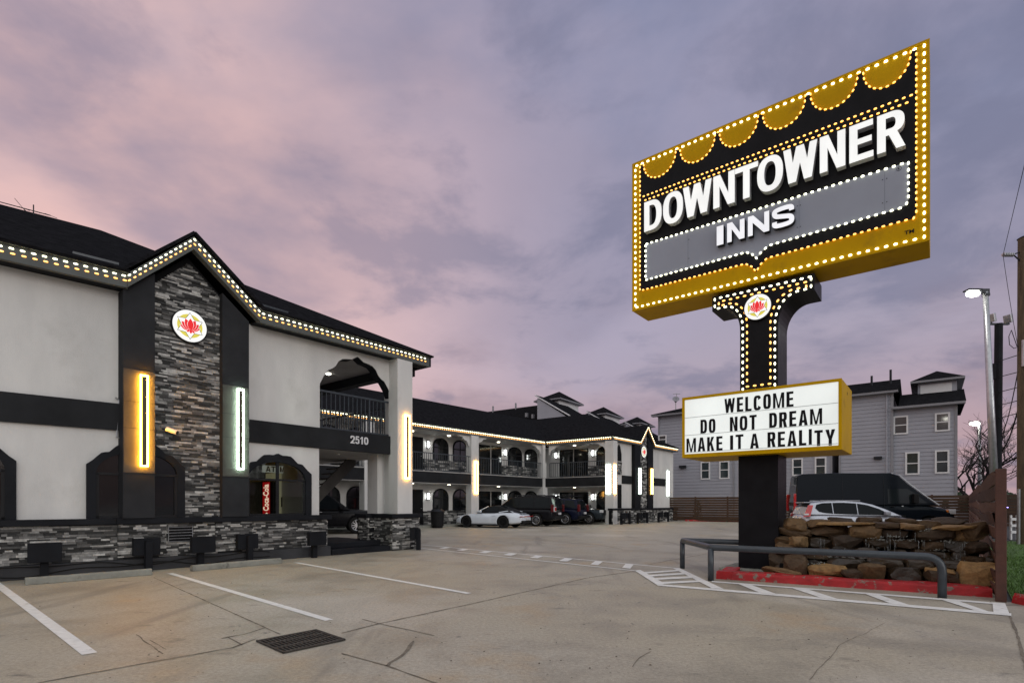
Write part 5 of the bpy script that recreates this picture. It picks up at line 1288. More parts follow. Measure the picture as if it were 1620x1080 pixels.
mb = MB(); mb.box(FG, a0 - .3, a1 + .35, .12, .58, 9.62, 9.78); mb.box(FG, a1 + .02, a2 + .45, .0, .5, 8.38, 8.54); mb.build('eave', M['trim_grey'], T1)
mb = MB(); mb.prism([FG.pt(a0 - .3, .62, 9.79), FG.pt(a0 - .3, -2.6, 11.1), FG.pt(a0 - .3, -8, 9.79)], FG.e3 * (a1 - a0 + .7)); mb.prism([FG.pt(a1 + .38, .52, 8.55), FG.pt(a1 + .38, -2.6, 9.85), FG.pt(a1 + .38, -8, 8.6)], FG.e3 * (a2 - a1 + .1)); mb.build('roof', M['shingle'], T1)
hipbox(T1, FG, su(1452, -2.4), su(1514, -2.4), -6.5, -2.4, 8.8, 10.55, 11.75)
mb = MB(); s_ = su(1456, -2.38); mb.box(FG, s_, su(1506, -2.38), -2.4, -2.36, 9.7, 10.4); mb.build('cupola_panel', M['trim_white'], T1)
for u0, u1, v0, v1 in ((1416, 1434, 660, 684), (1482, 1500, 655, 679), (1435, 1452, 717, 748), (1482, 1499, 714, 746)):
    s0, z1 = FG.sz(u0, v0); s1, z0 = FG.sz(u1, v1); z1b = FG.sz(u1, v0)[1]; sash(T1, FG, s0, s1, z0, (z1 + z1b) / 2, .0)
mb = MB(); s_, z_ = FG.sz(1389, 724, .15); mb.box(FG, s_ - .25, s_ + .25, .12, .35, z_ - .1, z_ + .1); mb.build('wall_light', M['metal_dark'], T1)
for u, h in ((1379, .9), (1409, 1.2)): mb = MB(); p = FG.pt(su(u, -1.5), -1.5, 10.5); mb.tube([p, p + V(0, 0, h)], .08, 8); mb.build('vent_pipe', M['metal_dark'], T1)
# middle house behind the reader board
T2 = thing('townhouse', FG.pt(7, -4), 'grey lap sided townhouse behind the sign pole and reader board', 'townhouse', 'grey townhouses behind the board fence')
b0, b1 = su(1042), su(1316)
mb = MB(); siding(mb, FG, b0, b1, .0, .3, 9.78); mb.box(FG, b0, b1, -10, -.04, .3, 9.77); mb.build('wall', M['siding'], T2, normals=False)
mb = MB(); mb.box(FG, b0 - .05, b0 + .12, -.1, .04, .3, 9.7); mb.box(FG, b1 - .12, b1 + .03, -.1, .04, .3, 9.7); s_ = su(1161); mb.box(FG, s_ - .06, s_ + .06, .001, .05, .3, 9.5); mb.build('corner_trim', M['trim_grey'], T2)
mb = MB(); mb.box(FG, b0 - .55, b1 + .2, .0, .5, 9.66, 9.82); mb.build('eave', M['trim_grey'], T2)
mb = MB(); r0 = [FG.pt(b0 - .6, .55, 9.83), FG.pt(b1 + .2, .55, 9.83), FG.pt(b1 + .2, -10, 9.83), FG.pt(b0 - .6, -10, 9.83)]; ra, rb_ = FG.pt(b0 + 2.6, -4, 11.15), FG.pt(b1 + .2, -4, 11.15)
for f in ((r0[0], r0[1], rb_, ra), (r0[0], ra, r0[3]), (r0[2], r0[3], ra, rb_), (r0[1], r0[2], rb_)): mb.face(f)
mb.build('roof', M['shingle'], T2)
for u0, u1, v0, v1 in ((1110.5, 1121.5, 732, 756), (1140, 1152, 731, 755), (1255.5, 1268, 727, 750), (1291.5, 1305, 725, 749), (1043.5, 1053, 690, 700)):
    s0, z1 = FG.sz(u0, v0); s1, z0 = FG.sz(u1, v1); sash(T2, FG, s0, s1, z0, z1, .0)
mb = MB(); s_, z_ = FG.sz(1080.5, 738, .05); mb.box(FG, s_ - .3, s_ + .3, .01, .3, z_ - .12, z_ + .12); mb.build('wall_light', M['metal_dark'], T2)
p = FG.pt(su(1069, -3), -3, 10.7); t = thing('satellite_dish', p, 'small dish aerial on the grey roof left of the reader board', 'dish')
mb = MB(); mb.tube([p, p + V(0, 0, .9)], .05, 6); mb.build('mast', M['metal_grey'], t)
mb = MB(); mb.tube([p + V(0, 0, .75), p + V(-.02, -.1, .95), p + V(-.04, -.2, 1.02)], .10, 18, .34); mb.build('bowl', M['trim_grey'], t)
mb = MB(); mb.tube([p + V(0, -.25, 1.0), p + V(0, -.3, 1.55)], .03, 6); mb.tube([p + V(-.35, -.3, 1.5), p + V(.35, -.3, 1.5)], .03, 6); mb.build('feed_arm', M['metal_grey'], t)
# narrow dark gap between the two houses is the shaded side return
# row of houses behind the courtyard block: one built, two copied
O1 = at(886.5, 700, 62.0); FH = Fr((O1.x, O1.y), (O1.x + F2.e.x, O1.y + F2.e.y))
T3 = thing('townhouse', V(0, 0, 0), 'white gabled townhouse top with hipped cupola, nearest of the row behind the courtyard roof', 'townhouse', 'townhouse row behind the courtyard block')
mb = MB(); mb.box(FH, -9, 3.2, -9, 3.0, 0, 9.2); mb.build('wall', M['siding'], T3)
FN = Fr((O1.x, O1.y), (O1.x - FH.nv.x, O1.y - FH.nv.y))
ln = FN.sz(924, 640)[0]; ls = -FH.sz(844, 640)[0]
hipbox(T3, FH, -ls + .5, -.5, -ln + .5, -.5, 9.0, 13.45, 14.95, .5, 'trim_white')
nf = 3.0
s0, zt = FH.sz(850, 626, nf); s1, zb = FH.sz(897, 657.5, nf); zl = FH.sz(850, 663, nf)[1]
mb = MB(); siding(mb, FH, s0, s1 + .0, nf, 8.0, zt, .3); 
bm_ = mb.bm; bm_.free(); mb.bm = bmesh.new()
mb.prism([FH.pt(s0, nf, 8.5), FH.pt(s1, nf, 8.5), FH.pt(s1, nf, zb - .12), FH.pt(s0, nf, zt - .25)], FH.n3 * -5.4); mb.build('gable_wall', M['gable_siding'] if 'gable_siding' in M else M['siding'], T3)
dv_ = FH.n3 * -5.6; A, B2 = FH.pt(s0 - .25, nf + .12, zt), FH.pt(s1 + .4, nf + .12, zb - .1)
mb = MB(); mb.prism([A, B2, B2 + V(0, 0, .12), A + V(0, 0, .12)], FH.n3 * -.16); mb.build('rake_trim', M['trim_white'], T3)
mb = MB(); mb.prism([A + FH.n3 * -.17, B2 + FH.n3 * -.17, B2 + FH.n3 * -.17 + V(0, 0, .13), A + FH.n3 * -.17 + V(0, 0, .13)], dv_); mb.build('gable_roof', M['shingle'], T3)
qa, qz = FH.sz(776, 649, 1.2); qb, qz2 = FH.sz(849, 639, 1.2)
mb = MB(); mb.prism([FH.pt(qa - 3, 3.2, 8.6), FH.pt(qa - 3, 1.2, qz2 - .15), FH.pt(qa - 3, -3, 9.0)], FH.e3 * (s0 - qa + 2.9)); mb.build('roof', M['shingle'], T3)
for u in (780, 816): mb = MB(); s_ = FH.sz(u, 650, 1.2)[0]; mb.tube([FH.pt(s_, 1.2, qz2 - .5), FH.pt(s_, 1.2, qz2 + .45)], .10, 8); mb.build('vent_pipe', M['trim_grey'], T3)
for u, v in ((832, 655), (842, 657)): mb = MB(); s_, z_ = FH.sz(u, v, 2.6); mb.box(FH, s_ - .12, s_ + .12, 2.3, 2.6, z_ - .3, z_ + .15); mb.build('roof_vent', M['trim_grey'], T3)
for i, lb in ((1, 'second townhouse top of the row, hipped cupola behind a pale parapet'), (2, 'third and farthest townhouse top of the row, just left of the gable peak')):
    c = copy_tree(T3); c.location = V(7.1, 10.3, 0) if i == 1 else V(13.8, 18.9, 0); tag(c, lb)

# ------------------------------------------------------------------ vehicles
def interp(xs, ys, x):
    if x <= xs[0]: return ys[0]
    for i in range(len(xs) - 1):
        if x <= xs[i + 1]: return ys[i] + (ys[i + 1] - ys[i]) * (x - xs[i]) / (xs[i + 1] - xs[i])
    return ys[-1]
def apply_bool(o, cut):
    for q, tgt in (('sub', None), ('bool', cut)):
        if q == 'bool':
            m = o.modifiers.new('b', 'BOOLEAN'); m.operation = 'DIFFERENCE'; m.solver = 'EXACT'; m.object = cut
    dg = bpy.context.evaluated_depsgraph_get(); dg.update()
    me = bpy.data.meshes.new_from_object(o.evaluated_get(dg)); o.modifiers.clear(); o.data = me
    bpy.data.objects.remove(cut)
def vehicle(name, label, cat, group, sp):
    """x runs forward, y to the car's left; built round the origin and moved afterwards"""
    t = thing(name, V(0, 0, 0), label, cat, group)
    L = sp['L']; W2 = sp['W'] / 2
    xs = [i / 30 * L - L / 2 for i in range(31)]
    mb = MB(); rings = []
    for x in xs:
        zt = interp(*sp['top'], x); zb = interp(*sp['bot'], x); e = min(1, (L / 2 - abs(x)) / sp.get('taper', .7)); w = W2 * (sp.get('nose', .74) + (1 - sp.get('nose', .74)) * math.sin(e * math.pi / 2)); sh = sp.get('shoulder', .93)
        hgt = zt - zb
        half = [(0, zb), (.6 * w, zb), (.93 * w, zb + .03), (.985 * w, zb + .14 * hgt), (w, zb + .45 * hgt), (w * .99, zb + .72 * hgt), (sh * w, zt - .05), (.80 * w, zt - .004), (.4 * w, zt + .015), (0, zt + .02)]
        rings.append([mb.bm.verts.new(V(x, y, z)) for y, z in half] + [mb.bm.verts.new(V(x, -y, z)) for y, z in half[-2:0:-1]])
    n = len(rings[0])
    for A, B2 in zip(rings, rings[1:]):
        for j in range(n): mb.bm.faces.new((A[j], A[(j + 1) % n], B2[(j + 1) % n], B2[j]))
    mb.bm.faces.new(rings[0]); mb.bm.faces.new(rings[-1][::-1])
    body = mb.build('body', [M[sp['paint']], M['black_plastic']], t, smooth=True)
    ss = body.modifiers.new('s', 'SUBSURF'); ss.levels = 1; ss.render_levels = 1
    mb = MB(); mb.mi = 1
    for x in sp['axles']:
        for sg in (-1, 1): mb.tube([V(x, sg * (W2 - .26), sp['r'] + .01), V(x, sg * (W2 + .2), sp['r'] + .01)], sp['r'] * 1.13, 28)
    cut = mb.build('cut', [M[sp['paint']], M['black_plastic']], None)
    apply_bool(body, cut)
    # greenhouse
    g = sp['glass']; zb_ = sp['belt']; zr = max(z for x, z in g); wb, wr = W2 * sp.get('wb', .93), W2 * sp.get('wr', .74)
    def yy(z): return wb + (wr - wb) * max(0, min(1.1, (z - zb_) / (zr - zb_)))
    mb = MB(); Lr = [(x, yy(z), z) for x, z in g]
    A = [mb.bm.verts.new(V(*p)) for p in Lr]; Mv = [mb.bm.verts.new(V(x, 0, z + (.035 if z > zb_ + .2 else .0))) for x, y, z in Lr]; B2 = [mb.bm.verts.new(V(x, -y, z)) for x, y, z in Lr]
    for i in range(len(g) - 1): mb.bm.faces.new((A[i], A[i + 1], Mv[i + 1], Mv[i])); mb.bm.faces.new((Mv[i], Mv[i + 1], B2[i + 1], B2[i]))
    for q, sg in ((A, 1), (B2, -1)): mb.bm.faces.new(q if sg < 0 else q[::-1])
    mb.bm.faces.new([A[0], Mv[0], B2[0], B2[-1], Mv[-1], A[-1]])
    mb.build('cabin', M[sp.get('roof', sp['paint'])], t, bevel=.03)
    def pane(nm, P, m='tint', th=.012):
        for sg in (-1, 1):
            mb = MB(); mb.prism([V(x, sg * (yy(z) + .004), z) for x, z in P], V(0, sg * th, 0)); mb.build(nm, M[m], t)
    for P in sp['panes']: pane('side_window', P, sp.get('glassm', 'tint'))
    for nm, i0, i1 in (('windscreen', *sp['ws']), ('rear_window', *sp['rw'])):
        if i1 <= i0: continue
        mb = MB(); P = g[i0:i1 + 1]
        for (xa, za), (xb, zb2) in zip(P, P[1:]):
            nx, nz = -(zb2 - za), (xb - xa); l = math.hypot(nx, nz); nx, nz = nx / l * .012, nz / l * .012
            if nz < 0: nx, nz = -nx, -nz
            for sg in (-1, 1): mb.face([V(xa + nx, 0, za + nz + .037 * (za > zb_ + .2)), V(xb + nx, 0, zb2 + nz + .037 * (zb2 > zb_ + .2)), V(xb + nx, sg * yy(zb2) * .93, zb2 + nz), V(xa + nx, sg * yy(za) * .93, za + nz)])
        mb.build(nm, M[sp.get('glassm', 'tint')], t, normals=False)
    # wheels
    for x in sp['axles']:
        for sg in (-1, 1):
            r = sp['r']; y0 = sg * (W2 - .235); y1 = sg * (W2 - .02)
            mb = MB(); prof = [(y0, r * .62), (y0, r * .93), (y0 + sg * .03, r), (y1 - sg * .03, r), (y1, r * .93), (y1, r * .66), (y1 - sg * .03, r * .64)]
            rg = [[mb.bm.verts.new(V(x + q * math.cos(k * math.pi / 14), y, r + q * math.sin(k * math.pi / 14))) for k in range(28)] for y, q in prof]
            for P, Q in zip(rg, rg[1:]):
                for k in range(28): mb.bm.faces.new((P[k], P[(k + 1) % 28], Q[(k + 1) % 28], Q[k]))
            w = mb.build('wheel', M['rubber'], t, smooth=True)
            mb = MB(); c = V(x, y1 - sg * .05, r); mb.tube([c - V(0, sg * .02, 0), c], r * .60, 24)
            mb.build('hub', M['black_plastic'], w)
            mb = MB()
            for k in range(10):
                a = k * math.pi / 5; d1 = V(math.cos(a), 0, math.sin(a)); mb.obox(V(x, y1 - sg * .028, r) + d1 * r * .34, d1, V(-d1.z, 0, d1.x), V(0, 1, 0), r * .56, r * .10, .03)
            mb.tube([V(x, y1 - sg * .045, r), V(x, y1 - sg * .005, r)], r * .15, 14)
            pts = [V(x + r * .61 * math.cos(k * math.pi / 14), y1 - sg * .02, r + r * .61 * math.sin(k * math.pi / 14)) for k in range(28)]; mb.tube(pts, r * .045, 6, closed=True)
            mb.build('rim', M[sp.get('rim', 'alloy')], w)
    for nm, m, bx in sp['bits']:
        mb = MB(); x0, x1, y0, y1, z0, z1 = bx
        if y0 > 0 and nm not in ('badge_panel',):
            for sg in (-1, 1):
                mb = MB(); mb.abox(x0, x1, min(sg * y0, sg * y1), max(sg * y0, sg * y1), z0, z1); mb.build(nm, M[m], t, bevel=min(.02, abs(x1 - x0) * .3, abs(z1 - z0) * .3))
            mb = None
        else:
            mb.abox(x0, x1, y0, y1, z0, z1); mb.build(nm, M[m], t, bevel=min(.015, abs(x1 - x0) * .3, abs(z1 - z0) * .3))
    return t
def place(t, x, y, hx, hy): t.location = V(x, y, 0); t.rotation_euler = (0, 0, math.atan2(hy, hx)); return t
# white convertible: rear wheel contact known from the photo
conv = vehicle('parked_car', 'low white convertible with black soft top parked nose in to the gallery', 'car', 'cars parked before the courtyard gallery', dict(
    L=4.52, W=1.86, r=.345, axles=(1.36, -1.09), paint='p_white', roof='black_plastic', belt=.84, rim='black_plastic', taper=.9, nose=.66, shoulder=.88,
    top=([-2.26, -2.1, -1.6, -1.0, -.3, .5, 1.0, 1.6, 2.0, 2.26], [.62, .80, .90, .90, .86, .86, .84, .76, .66, .50]), bot=([-2.26, -1.7, -.8, 1.0, 1.9, 2.26], [.30, .22, .16, .16, .18, .26]),
    glass=[(.72, .86), (.30, 1.08), (-.02, 1.24), (-.35, 1.285), (-.75, 1.26), (-1.15, 1.12), (-1.62, .89)], wb=.84, wr=.62,
    panes=[[(.55, .89), (.22, 1.10), (-.05, 1.20), (-.35, 1.235), (-.70, 1.20), (-.78, .90)]], ws=(0, 2), rw=(4, 5),
    bits=[('rear_lamp', 'red_lens', (-2.27, -2.10, -.80, .80, .655, .69)), ('rear_vent', 'black_plastic', (-1.98, -1.62, -.45, .45, .895, .925)), ('diffuser', 'black_plastic', (-2.27, -2.05, -.66, .66, .27, .44)), ('number_plate', 'plate', (-2.285, -2.24, -.25, .25, .45, .56)),
          ('mirror', 'p_white', (.30, .48, .86, 1.02, .90, 1.02)), ('headlight', 'clear_lens', (1.78, 2.02, .58, .78, .60, .70)), ('door_handle', 'p_white', (-.62, -.42, .915, .945, .70, .73)), ('sill', 'black_plastic', (-.72, .98, .80, .925, .15, .20)), ('rear_spoiler_line', 'black_plastic', (-2.12, -2.0, -.6, .6, .79, .81))]))
hd = V(-.9, .43); lf = V(-.43, -.9)
for sg in (-1, 1):
    mb = MB(); mb.tube([V(.74, sg * .80, .87), V(.32, sg * .70, 1.09), V(.0, sg * .60, 1.25)], .026, 8); o = mb.build('windscreen_frame', M['p_white'], None); o.parent = conv
    mb = MB(); mb.tube([V(-.78, sg * .78, .90), V(-1.3, sg * .70, .98), V(-1.62, sg * .62, .92)], .030, 8); o = mb.build('hood_cover_edge', M['p_white'], None); o.parent = conv
rw_ = V(-.54, 31.0); cpos = rw_ + hd * 1.09 - lf * .93
place(conv, cpos.x, cpos.y, hd.x, hd.y)
suv_sp = dict(L=5.2, W=2.03, r=.40, axles=(1.52, -1.45), paint='p_black', belt=1.10, taper=.45, nose=.86, shoulder=.95,
    top=([-2.6, -2.5, -1.5, 0, 1.0, 1.3, 2.3, 2.6], [1.02, 1.10, 1.12, 1.12, 1.13, 1.13, 1.06, .90]), bot=([-2.6, -2.0, 2.0, 2.6], [.42, .30, .30, .36]),
    glass=[(1.22, 1.10), (.55, 1.62), (.30, 1.80), (-.3, 1.87), (-1.6, 1.88), (-2.28, 1.83), (-2.40, 1.70), (-2.54, 1.08)], wb=.95, wr=.76,
    panes=[[(.98, 1.16), (.42, 1.62), (.28, 1.74), (-.25, 1.77), (-.25, 1.16)], [(-.33, 1.16), (-.33, 1.77), (-1.25, 1.78), (-1.25, 1.16)], [(-1.36, 1.16), (-1.36, 1.78), (-2.2, 1.74), (-2.34, 1.18)]], ws=(0, 2), rw=(6, 7),
    bits=[('tail_light', 'dull_red', (-2.61, -2.44, .86, .985, .90, 1.36)), ('headlight', 'clear_lens', (2.38, 2.58, .58, .90, .80, .98)), ('grille', 'black_plastic', (2.50, 2.63, -.5, .5, .62, .98)), ('bumper', 'black_plastic', (-2.68, -2.46, -.92, .92, .46, .64)), ('number_plate', 'plate', (-2.70, -2.60, -.17, .17, .72, .86)),
          ('roof_rail', 'metal_dark', (-2.0, .1, .70, .75, 1.90, 1.95)), ('mirror', 'p_black', (.72, .92, 1.0, 1.22, 1.14, 1.32)), ('running_board', 'black_plastic', (-1.0, 1.0, .86, 1.02, .32, .38)), ('door_handle', 'alloy', (-.22, -.02, 1.0, 1.03, 1.0, 1.03))])
suv = vehicle('parked_car', 'boxy black SUV with silver wheels parked nose in, right of the white convertible', 'car', 'cars parked before the courtyard gallery', suv_sp)
p = V(1.45, 33.3) + hd * 1.45 - lf * 1.0; place(suv, p.x, p.y, hd.x, hd.y)
mb = MB(); mb.abox(-2.66, -2.60, .62, .92, .92, 1.22); o = mb.build('rear_sticker', M['trim_white'], None); o.parent = suv
mb = MB(); mb.abox(-2.675, -2.655, .66, .88, .96, 1.18); o2 = mb.build('sticker_mark', M['red_lens'], None); o2.parent = o
sp2 = dict(suv_sp); sp2.update(L=4.75, W=1.95, paint='p_blue', axles=(1.40, -1.36), belt=1.06, bits=[(n, ('p_blue' if m == 'p_black' else m), (b[0] + (.22 if b[0] < -2.2 else (-.22 if b[0] > 2.2 else 0)), b[1] + (.22 if b[1] < -2.2 else (-.22 if b[1] > 2.2 else 0)), *b[2:])) for n, m, b in suv_sp['bits']],
    top=([-2.37, -2.3, -1.4, 0, 1.0, 1.3, 2.1, 2.37], [.98, 1.06, 1.08, 1.08, 1.08, 1.07, .98, .82]), bot=([-2.37, -1.9, 1.9, 2.37], [.42, .28, .28, .34]),
    glass=[(1.20, 1.06), (.50, 1.52), (.25, 1.68), (-.3, 1.74), (-1.4, 1.74), (-2.0, 1.68), (-2.12, 1.58), (-2.30, 1.04)],
    panes=[[(.92, 1.12), (.40, 1.52), (.24, 1.62), (-.25, 1.65), (-.25, 1.12)], [(-.33, 1.12), (-.33, 1.65), (-1.2, 1.65), (-1.2, 1.12)], [(-1.30, 1.12), (-1.30, 1.64), (-1.9, 1.60), (-2.08, 1.14)]])
blue = vehicle('parked_car', 'dark blue SUV parked nose in between the black SUV and the slate one', 'car', 'cars parked before the courtyard gallery', sp2)
p = V(3.45, 35.45) + hd * 1.35 - lf * .97; place(blue, p.x, p.y, hd.x, hd.y)
sp3 = dict(sp2); sp3.update(paint='p_slate', bits=[(n, ('p_slate' if m == 'p_blue' else m), b) for n, m, b in sp2['bits']])
slate = vehicle('parked_car', 'slate grey SUV backed into the last bay so its bonnet faces the street', 'car', 'cars parked before the courtyard gallery', sp3)
h2 = V(.9, -.43); p = V(4.35, 38.3); place(slate, p.x, p.y, h2.x, h2.y)
dk = copy_tree(suv); tag(dk, 'black SUV in the shade beyond the breezeway steps under the stairs', 'car', 'cars parked before the courtyard gallery'); place(dk, -9.0, 25.6, .93, .36)
hat = vehicle('parked_car', 'silver hatchback parked behind the rock fountain with slanted red tail light', 'car', None, dict(
    L=4.48, W=1.77, r=.32, axles=(1.38, -1.32), paint='p_silver', belt=.93, taper=.6, nose=.78, shoulder=.94,
    top=([-2.24, -2.1, -1.2, 0, .9, 1.25, 2.0, 2.24], [.88, .96, .97, .93, .92, .90, .76, .60]), bot=([-2.24, -1.8, 1.8, 2.24], [.34, .20, .20, .26]),
    glass=[(1.42, .90), (.85, 1.18), (.42, 1.36), (.0, 1.46), (-.6, 1.505), (-1.3, 1.49), (-1.85, 1.42), (-2.02, 1.25), (-2.14, .95)], wb=.94, wr=.70,
    panes=[[(1.02, .955), (.62, 1.19), (.20, 1.345), (-.15, 1.405), (-.15, .97)], [(-.19, .97), (-.19, 1.41), (-.65, 1.44), (-1.05, 1.435), (-1.05, 1.0)], [(-1.09, 1.0), (-1.09, 1.435), (-1.45, 1.42), (-1.66, 1.36), (-1.72, 1.22), (-1.60, 1.08), (-1.40, 1.03)]], ws=(0, 2), rw=(6, 7),
    bits=[('mirror', 'p_silver', (.74, .93, .84, 1.03, .97, 1.09)), ('roof_rail', 'alloy', (-1.5, .0, .55, .59, 1.50, 1.53)), ('spoiler', 'p_silver', (-2.08, -1.85, -.52, .52, 1.43, 1.465)), ('headlight', 'clear_lens', (1.95, 2.16, .5, .76, .62, .76)), ('number_plate', 'plate', (-2.26, -2.2, -.25, .25, .72, .84)), ('door_handle', 'p_silver', (-.05, .13, .865, .90, .84, .87))]))
mb = MB()
for sg in (-1, 1):
    mb = MB(); mb.prism([V(-2.20, sg * .80, .86), V(-1.96, sg * .845, .88), V(-1.80, sg * .70, 1.34), V(-1.97, sg * .66, 1.34)], V(0, sg * .05, 0)); o = mb.build('tail_light', M['red_lens'], None); o.parent = hat
    mb = MB(); mb.prism([V(-2.19, sg * .845, .93), V(-2.03, sg * .865, .94), V(-2.0, sg * .855, 1.0), V(-2.16, sg * .835, 1.0)], V(0, sg * .025, 0)); k = mb.build('reversing_lens', M['clear_lens'], None); k.parent = o
hv = V(.98, -.18); place(hat, 14.15, 22.4, hv.x, hv.y)
van = vehicle('parked_van', 'long black high roof van behind the silver hatchback and rock fountain', 'van', None, dict(
    L=6.2, W=2.06, r=.36, axles=(2.05, -1.70), paint='p_van', belt=1.25, taper=.5, nose=.82, shoulder=.97,
    top=([-3.1, -3.0, -1.5, 1.4, 2.0, 2.7, 3.0, 3.1], [1.26, 1.28, 1.28, 1.28, 1.26, 1.08, .95, .80]), bot=([-3.1, -2.6, 2.6, 3.1], [.42, .28, .28, .32]),
    glass=[(2.36, 1.22), (1.90, 1.62), (1.35, 2.12), (.98, 2.52), (.70, 2.62), (-1.5, 2.66), (-2.7, 2.64), (-2.92, 2.56), (-3.04, 1.25)], wb=.985, wr=.83,
    glassm='van_glass', panes=[[(1.98, 1.32), (1.50, 1.78), (1.28, 1.93), (.55, 1.93), (.55, 1.30)]], ws=(0, 2), rw=(7, 8),
    bits=[('mirror', 'black_plastic', (1.42, 1.60, 1.02, 1.28, 1.32, 1.72)), ('headlight', 'clear_lens', (2.74, 3.02, .60, .96, .86, 1.06)), ('indicator', 'orange_lens', (2.66, 2.76, .88, .985, .92, 1.04)), ('tail_light', 'red_lens', (-3.10, -3.0, .88, 1.02, .95, 1.75)), ('side_moulding', 'black_plastic', (-2.6, 1.2, 1.0, 1.045, .68, .80)), ('roof_marker', 'clear_lens', (.86, .94, .30, .40, 2.60, 2.64)), ('wing_lamp', 'clear_lens', (1.05, 1.12, 1.02, 1.04, 1.17, 1.21)), ('door_handle', 'black_plastic', (.62, .80, 1.02, 1.045, 1.16, 1.20))]))
for sg in (-1, 1):
    for nm, P_ in (('pillar_glint', [(2.40, 1.22), (1.92, 1.62), (1.38, 2.12), (1.0, 2.52)]),):
        mb = MB(); mb.tube([V(x, sg * (1.005 - (z - 1.25) * .115), z + .02) for x, z in P_], .022, 6); o = mb.build(nm, M['metal_grey'], None); o.parent = van  # grey tube added to draw the bright reflection along the pillar edge
    for x in (.42, -1.15):
        mb = MB(); mb.abox(x - .008, x + .008, sg * 1.012 - .012, sg * 1.012 + .012, .5, 1.24); o = mb.build('door_seam', M['metal_dark'], None); o.parent = van
        mb = MB(); mb.prism([V(x - .008, sg * (1.0 - (z - 1.25) * .115), z) for z in (1.26, 2.5)] + [V(x + .008, sg * (1.0 - (z - 1.25) * .115), z) for z in (2.5, 1.26)], V(0, sg * .03, 0)); o = mb.build('door_seam', M['metal_dark'], None); o.parent = van
    mb = MB(); mb.tube([V(-2.9, sg * (1.0 - (2.18 - 1.25) * .115), 2.18), V(1.05, sg * (1.0 - (2.18 - 1.25) * .115), 2.18)], .016, 6); o = mb.build('roof_seam', M['metal_dark'], None); o.parent = van
hv2 = V(.95, -.31); place(van, 17.3, 26.45, hv2.x, hv2.y); van.scale = (1.08, 1.08, 1.08)
# far traffic
cp = copy_tree(blue); tag(cp, 'distant car coming along the road with headlights on, past the fence post', 'car'); del cp['group']; place(cp, 43.0, 46.5, -.62, -.78)
for ch in cp.children:
    if ch.name.startswith('headlight'): ch.data = ch.data.copy(); ch.data.materials[0] = M['e_head']
p = at(1592.5, 804, 40); t = thing('marker_light', V(p.x, p.y, 0), 'small violet light on a thin stake far beside the road', 'light')
mb = MB(); mb.tube([V(p.x, p.y, 0), p], .03, 6); mb.build('stake', M['metal_dark'], t)
mb = MB(); mb.tube([p, p + V(0, 0, .16)], .10, 10); mb.build('lamp', M['e_blue'], t)

# ------------------------------------------------------------------ right verge: grass, road, bare tree, far wood
mb = MB(); mb.face([FF.pt(.05, .12, .0), FF.pt(.05, 1.6, .0), FF.pt(5, 4.5, .0), FF.pt(17, 4.5, .0), FF.pt(17, .12, .0)]); struct(mb.build('verge', M['grass'], normals=False))
rn = random.Random(8); mb = MB()
for i in range(15000):
    s = rn.uniform(.15, 9) if i < 11000 else rn.uniform(6, 17); n = rn.uniform(.13, 1.6 + min(s, 5) * .55); p = FF.pt(s, n, 0); h = rn.uniform(.03, .085); a = rn.uniform(0, 6.28); w = rn.uniform(.004, .009)
    dq = V(math.cos(a), math.sin(a), 0); ti = V(rn.uniform(-.04, .04), rn.uniform(-.04, .04), h); mb.face([p - dq * w, p + dq * w, p + ti])
tag(mb.build('grass', M['grass'], None, normals=False), 'short dark green grass on the verge right of the fence', 'grass', kind='stuff')
mb = MB(); mb.face([FF.pt(18, 1, -.008), FF.pt(20, 60, -.008), FF.pt(60, 60, -.008), FF.pt(60, 1, -.008)]); struct(mb.build('road', M['asphalt'], normals=False))
tb = at(1543, 790, 44); tb.z = 0
t = thing('bare_tree', tb, 'leafless tree with spreading thin branches at the right end of the grey townhouse', 'tree')
rn = random.Random(21); tw = MB(); tk = MB()
def branch(p, d, L, r, lv):
    n = 4; P = [p]; q = d.copy()
    for i in range(n):
        q = (q + V(rn.uniform(-.22, .22), rn.uniform(-.22, .22), rn.uniform(-.05, .12))).normalized(); P.append(P[-1] + q * L / n)
    (tk if lv < 1 else tw).tube(P, r, 6 if lv < 3 else 4, r * .55)
    if lv >= 5: return
    for k in range(3 if lv < 4 else 2):
        f = rn.uniform(.35, 1.0) if k else 1.0; o = P[min(n, int(f * n))]
        s = V(rn.uniform(-1, 1), rn.uniform(-1, 1), rn.uniform(-.35, .7)).normalized()
        branch(o, (q * .75 + s * .75).normalized(), L * rn.uniform(.62, .80), r * .56, lv + 1)
for k in range(4):
    branch(tb + V(rn.uniform(-.1, .1), 0, 0 if k == 0 else 1.4), V(rn.uniform(-.25, .25) if k == 0 else (-1.0, .9, .3)[k - 1], rn.uniform(-.3, .3), 1.0 if k == 0 else   .8).normalized(), 3.3, .24 if k == 0 else .15, 0)
tk.build('trunk', M['bark'], t); tw.build('branch', M['bark'], t)
# distant tree line beyond the road
mb = MB(); rn = random.Random(4)
for i in range(5200):
    u = rn.uniform(1450, 1760); d = rn.uniform(95, 125); hgt = 3.2 + 2.6 * noise.noise(V(u * .025, 3, 0)) + 1.0 * noise.noise(V(u * .11, 9, 0)); z = hgt * rn.random() ** .6; p = V((u - 810) / FPX * d, d, z); q = rn.uniform(.25, .6)
    d1 = V(rn.uniform(-1, 1), rn.uniform(-1, 1), rn.uniform(-1, 1)).normalized(); d2 = d1.cross(V(rn.uniform(-1, 1), 1, rn.uniform(-1, 1))).normalized(); mb.face([p - d1 * q, p + d2 * q * .6, p + d1 * q, p - d2 * q * .6])
tag(mb.build('far_wood', M['leaf'], None, normals=False), 'low dark line of trees far beyond the road', 'wood', kind='stuff')
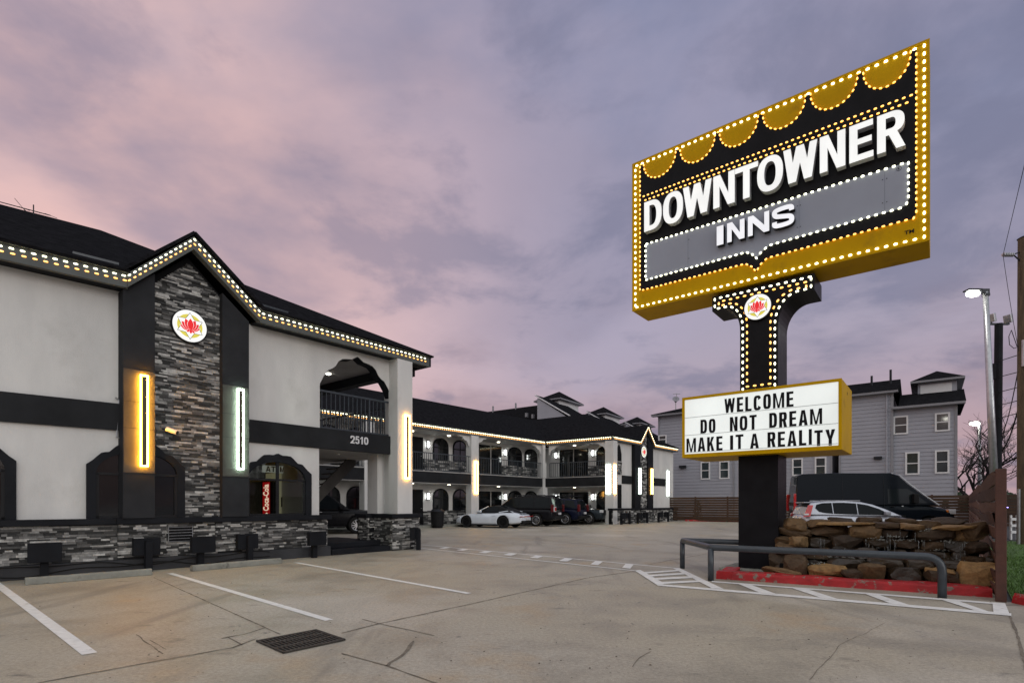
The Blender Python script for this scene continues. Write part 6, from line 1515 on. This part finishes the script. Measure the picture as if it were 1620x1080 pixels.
# roadside sign stub and white marker behind the post
p = at(1603, 850, 21); p.z = 0; t = thing('road_barrier', p, 'small white slatted barrier standing beyond the grass right of the fence post', 'barrier')
mb = MB(); mb.abox(p.x - .1, p.x - .04, p.y, p.y + .05, 0, .95); mb.abox(p.x + .14, p.x + .2, p.y, p.y + .05, 0, .95); mb.build('leg', M['trim_white'], t)
for z in (.25, .5, .75):
    mb = MB(); mb.abox(p.x - .1, p.x + .2, p.y - .03, p.y - .001, z, z + .1); mb.build('slat', M['trim_white'], t)

mb = MB(); rn = random.Random(31)
for i in range(150):
    u, v = rn.uniform(20, 1580), 905 + 170 * rn.random() ** .8
    p = G(u, v); q = rn.uniform(.006, .017); a = rn.uniform(0, 6.28); d1 = V(math.cos(a), math.sin(a), 0); d2 = V(-d1.y, d1.x, 0)
    mb.face([p - d1 * q + V(0, 0, .006), p + d2 * q * .45 + V(0, 0, .011), p + d1 * q + V(0, 0, .007), p - d2 * q * .45 + V(0, 0, .006)])
tag(mb.build('leaf_litter', mat('dead_leaf', (.055, .035, .020), .9, .5, 9.0), None, normals=False), 'tiny dead leaves and grit scattered over the concrete', 'litter', kind='stuff')
# ------------------------------------------------------------------ bulbs of the light strings
def bulb(mb, c, t, s, u, lt, ls, lu):
    """a rounded lens: a pillow of three shrinking slabs"""
    k = 10; rings = []
    for f, h in ((1.0, -.5), (.96, .15), (.70, .5)):
        rings.append([mb.bm.verts.new(c + t * (math.copysign(abs(math.cos(a)) ** .7, math.cos(a)) * lt / 2 * f) + s * (math.copysign(abs(math.sin(a)) ** .7, math.sin(a)) * ls / 2 * f) + u * lu * h) for a in [i * 2 * math.pi / k for i in range(k)]])
    for A, B2 in zip(rings, rings[1:]):
        for i in range(k): mb.bm.faces.new((A[i], A[(i + 1) % k], B2[(i + 1) % k], B2[i])).material_index = mb.mi
    mb.bm.faces.new(rings[-1]).material_index = mb.mi
rn = random.Random(77)
for root in (S, B, C):
    L = sorted([b for b in BULBS if b[0] is root], key=lambda b: b[2][0].length)
    near = 100 if root is not C else 0
    vis = [b for b in L if abs(b[2][0].x) < b[2][0].y * .95]; own = vis[:near]; ids = set(id(b) for b in own)
    for _, m, q in own:
        mb = MB(); bulb(mb, *q); mb.build('bulb', m, root)
    mb = MB()
    for b in L:
        if id(b) in ids: continue
        mb.mi = 0 if b[1] is M['e_white'] else 1; bulb(mb, *b[2])
    tag(mb.build('light_string', [M['e_white'], M['e_amber']], root), kind='stuff')
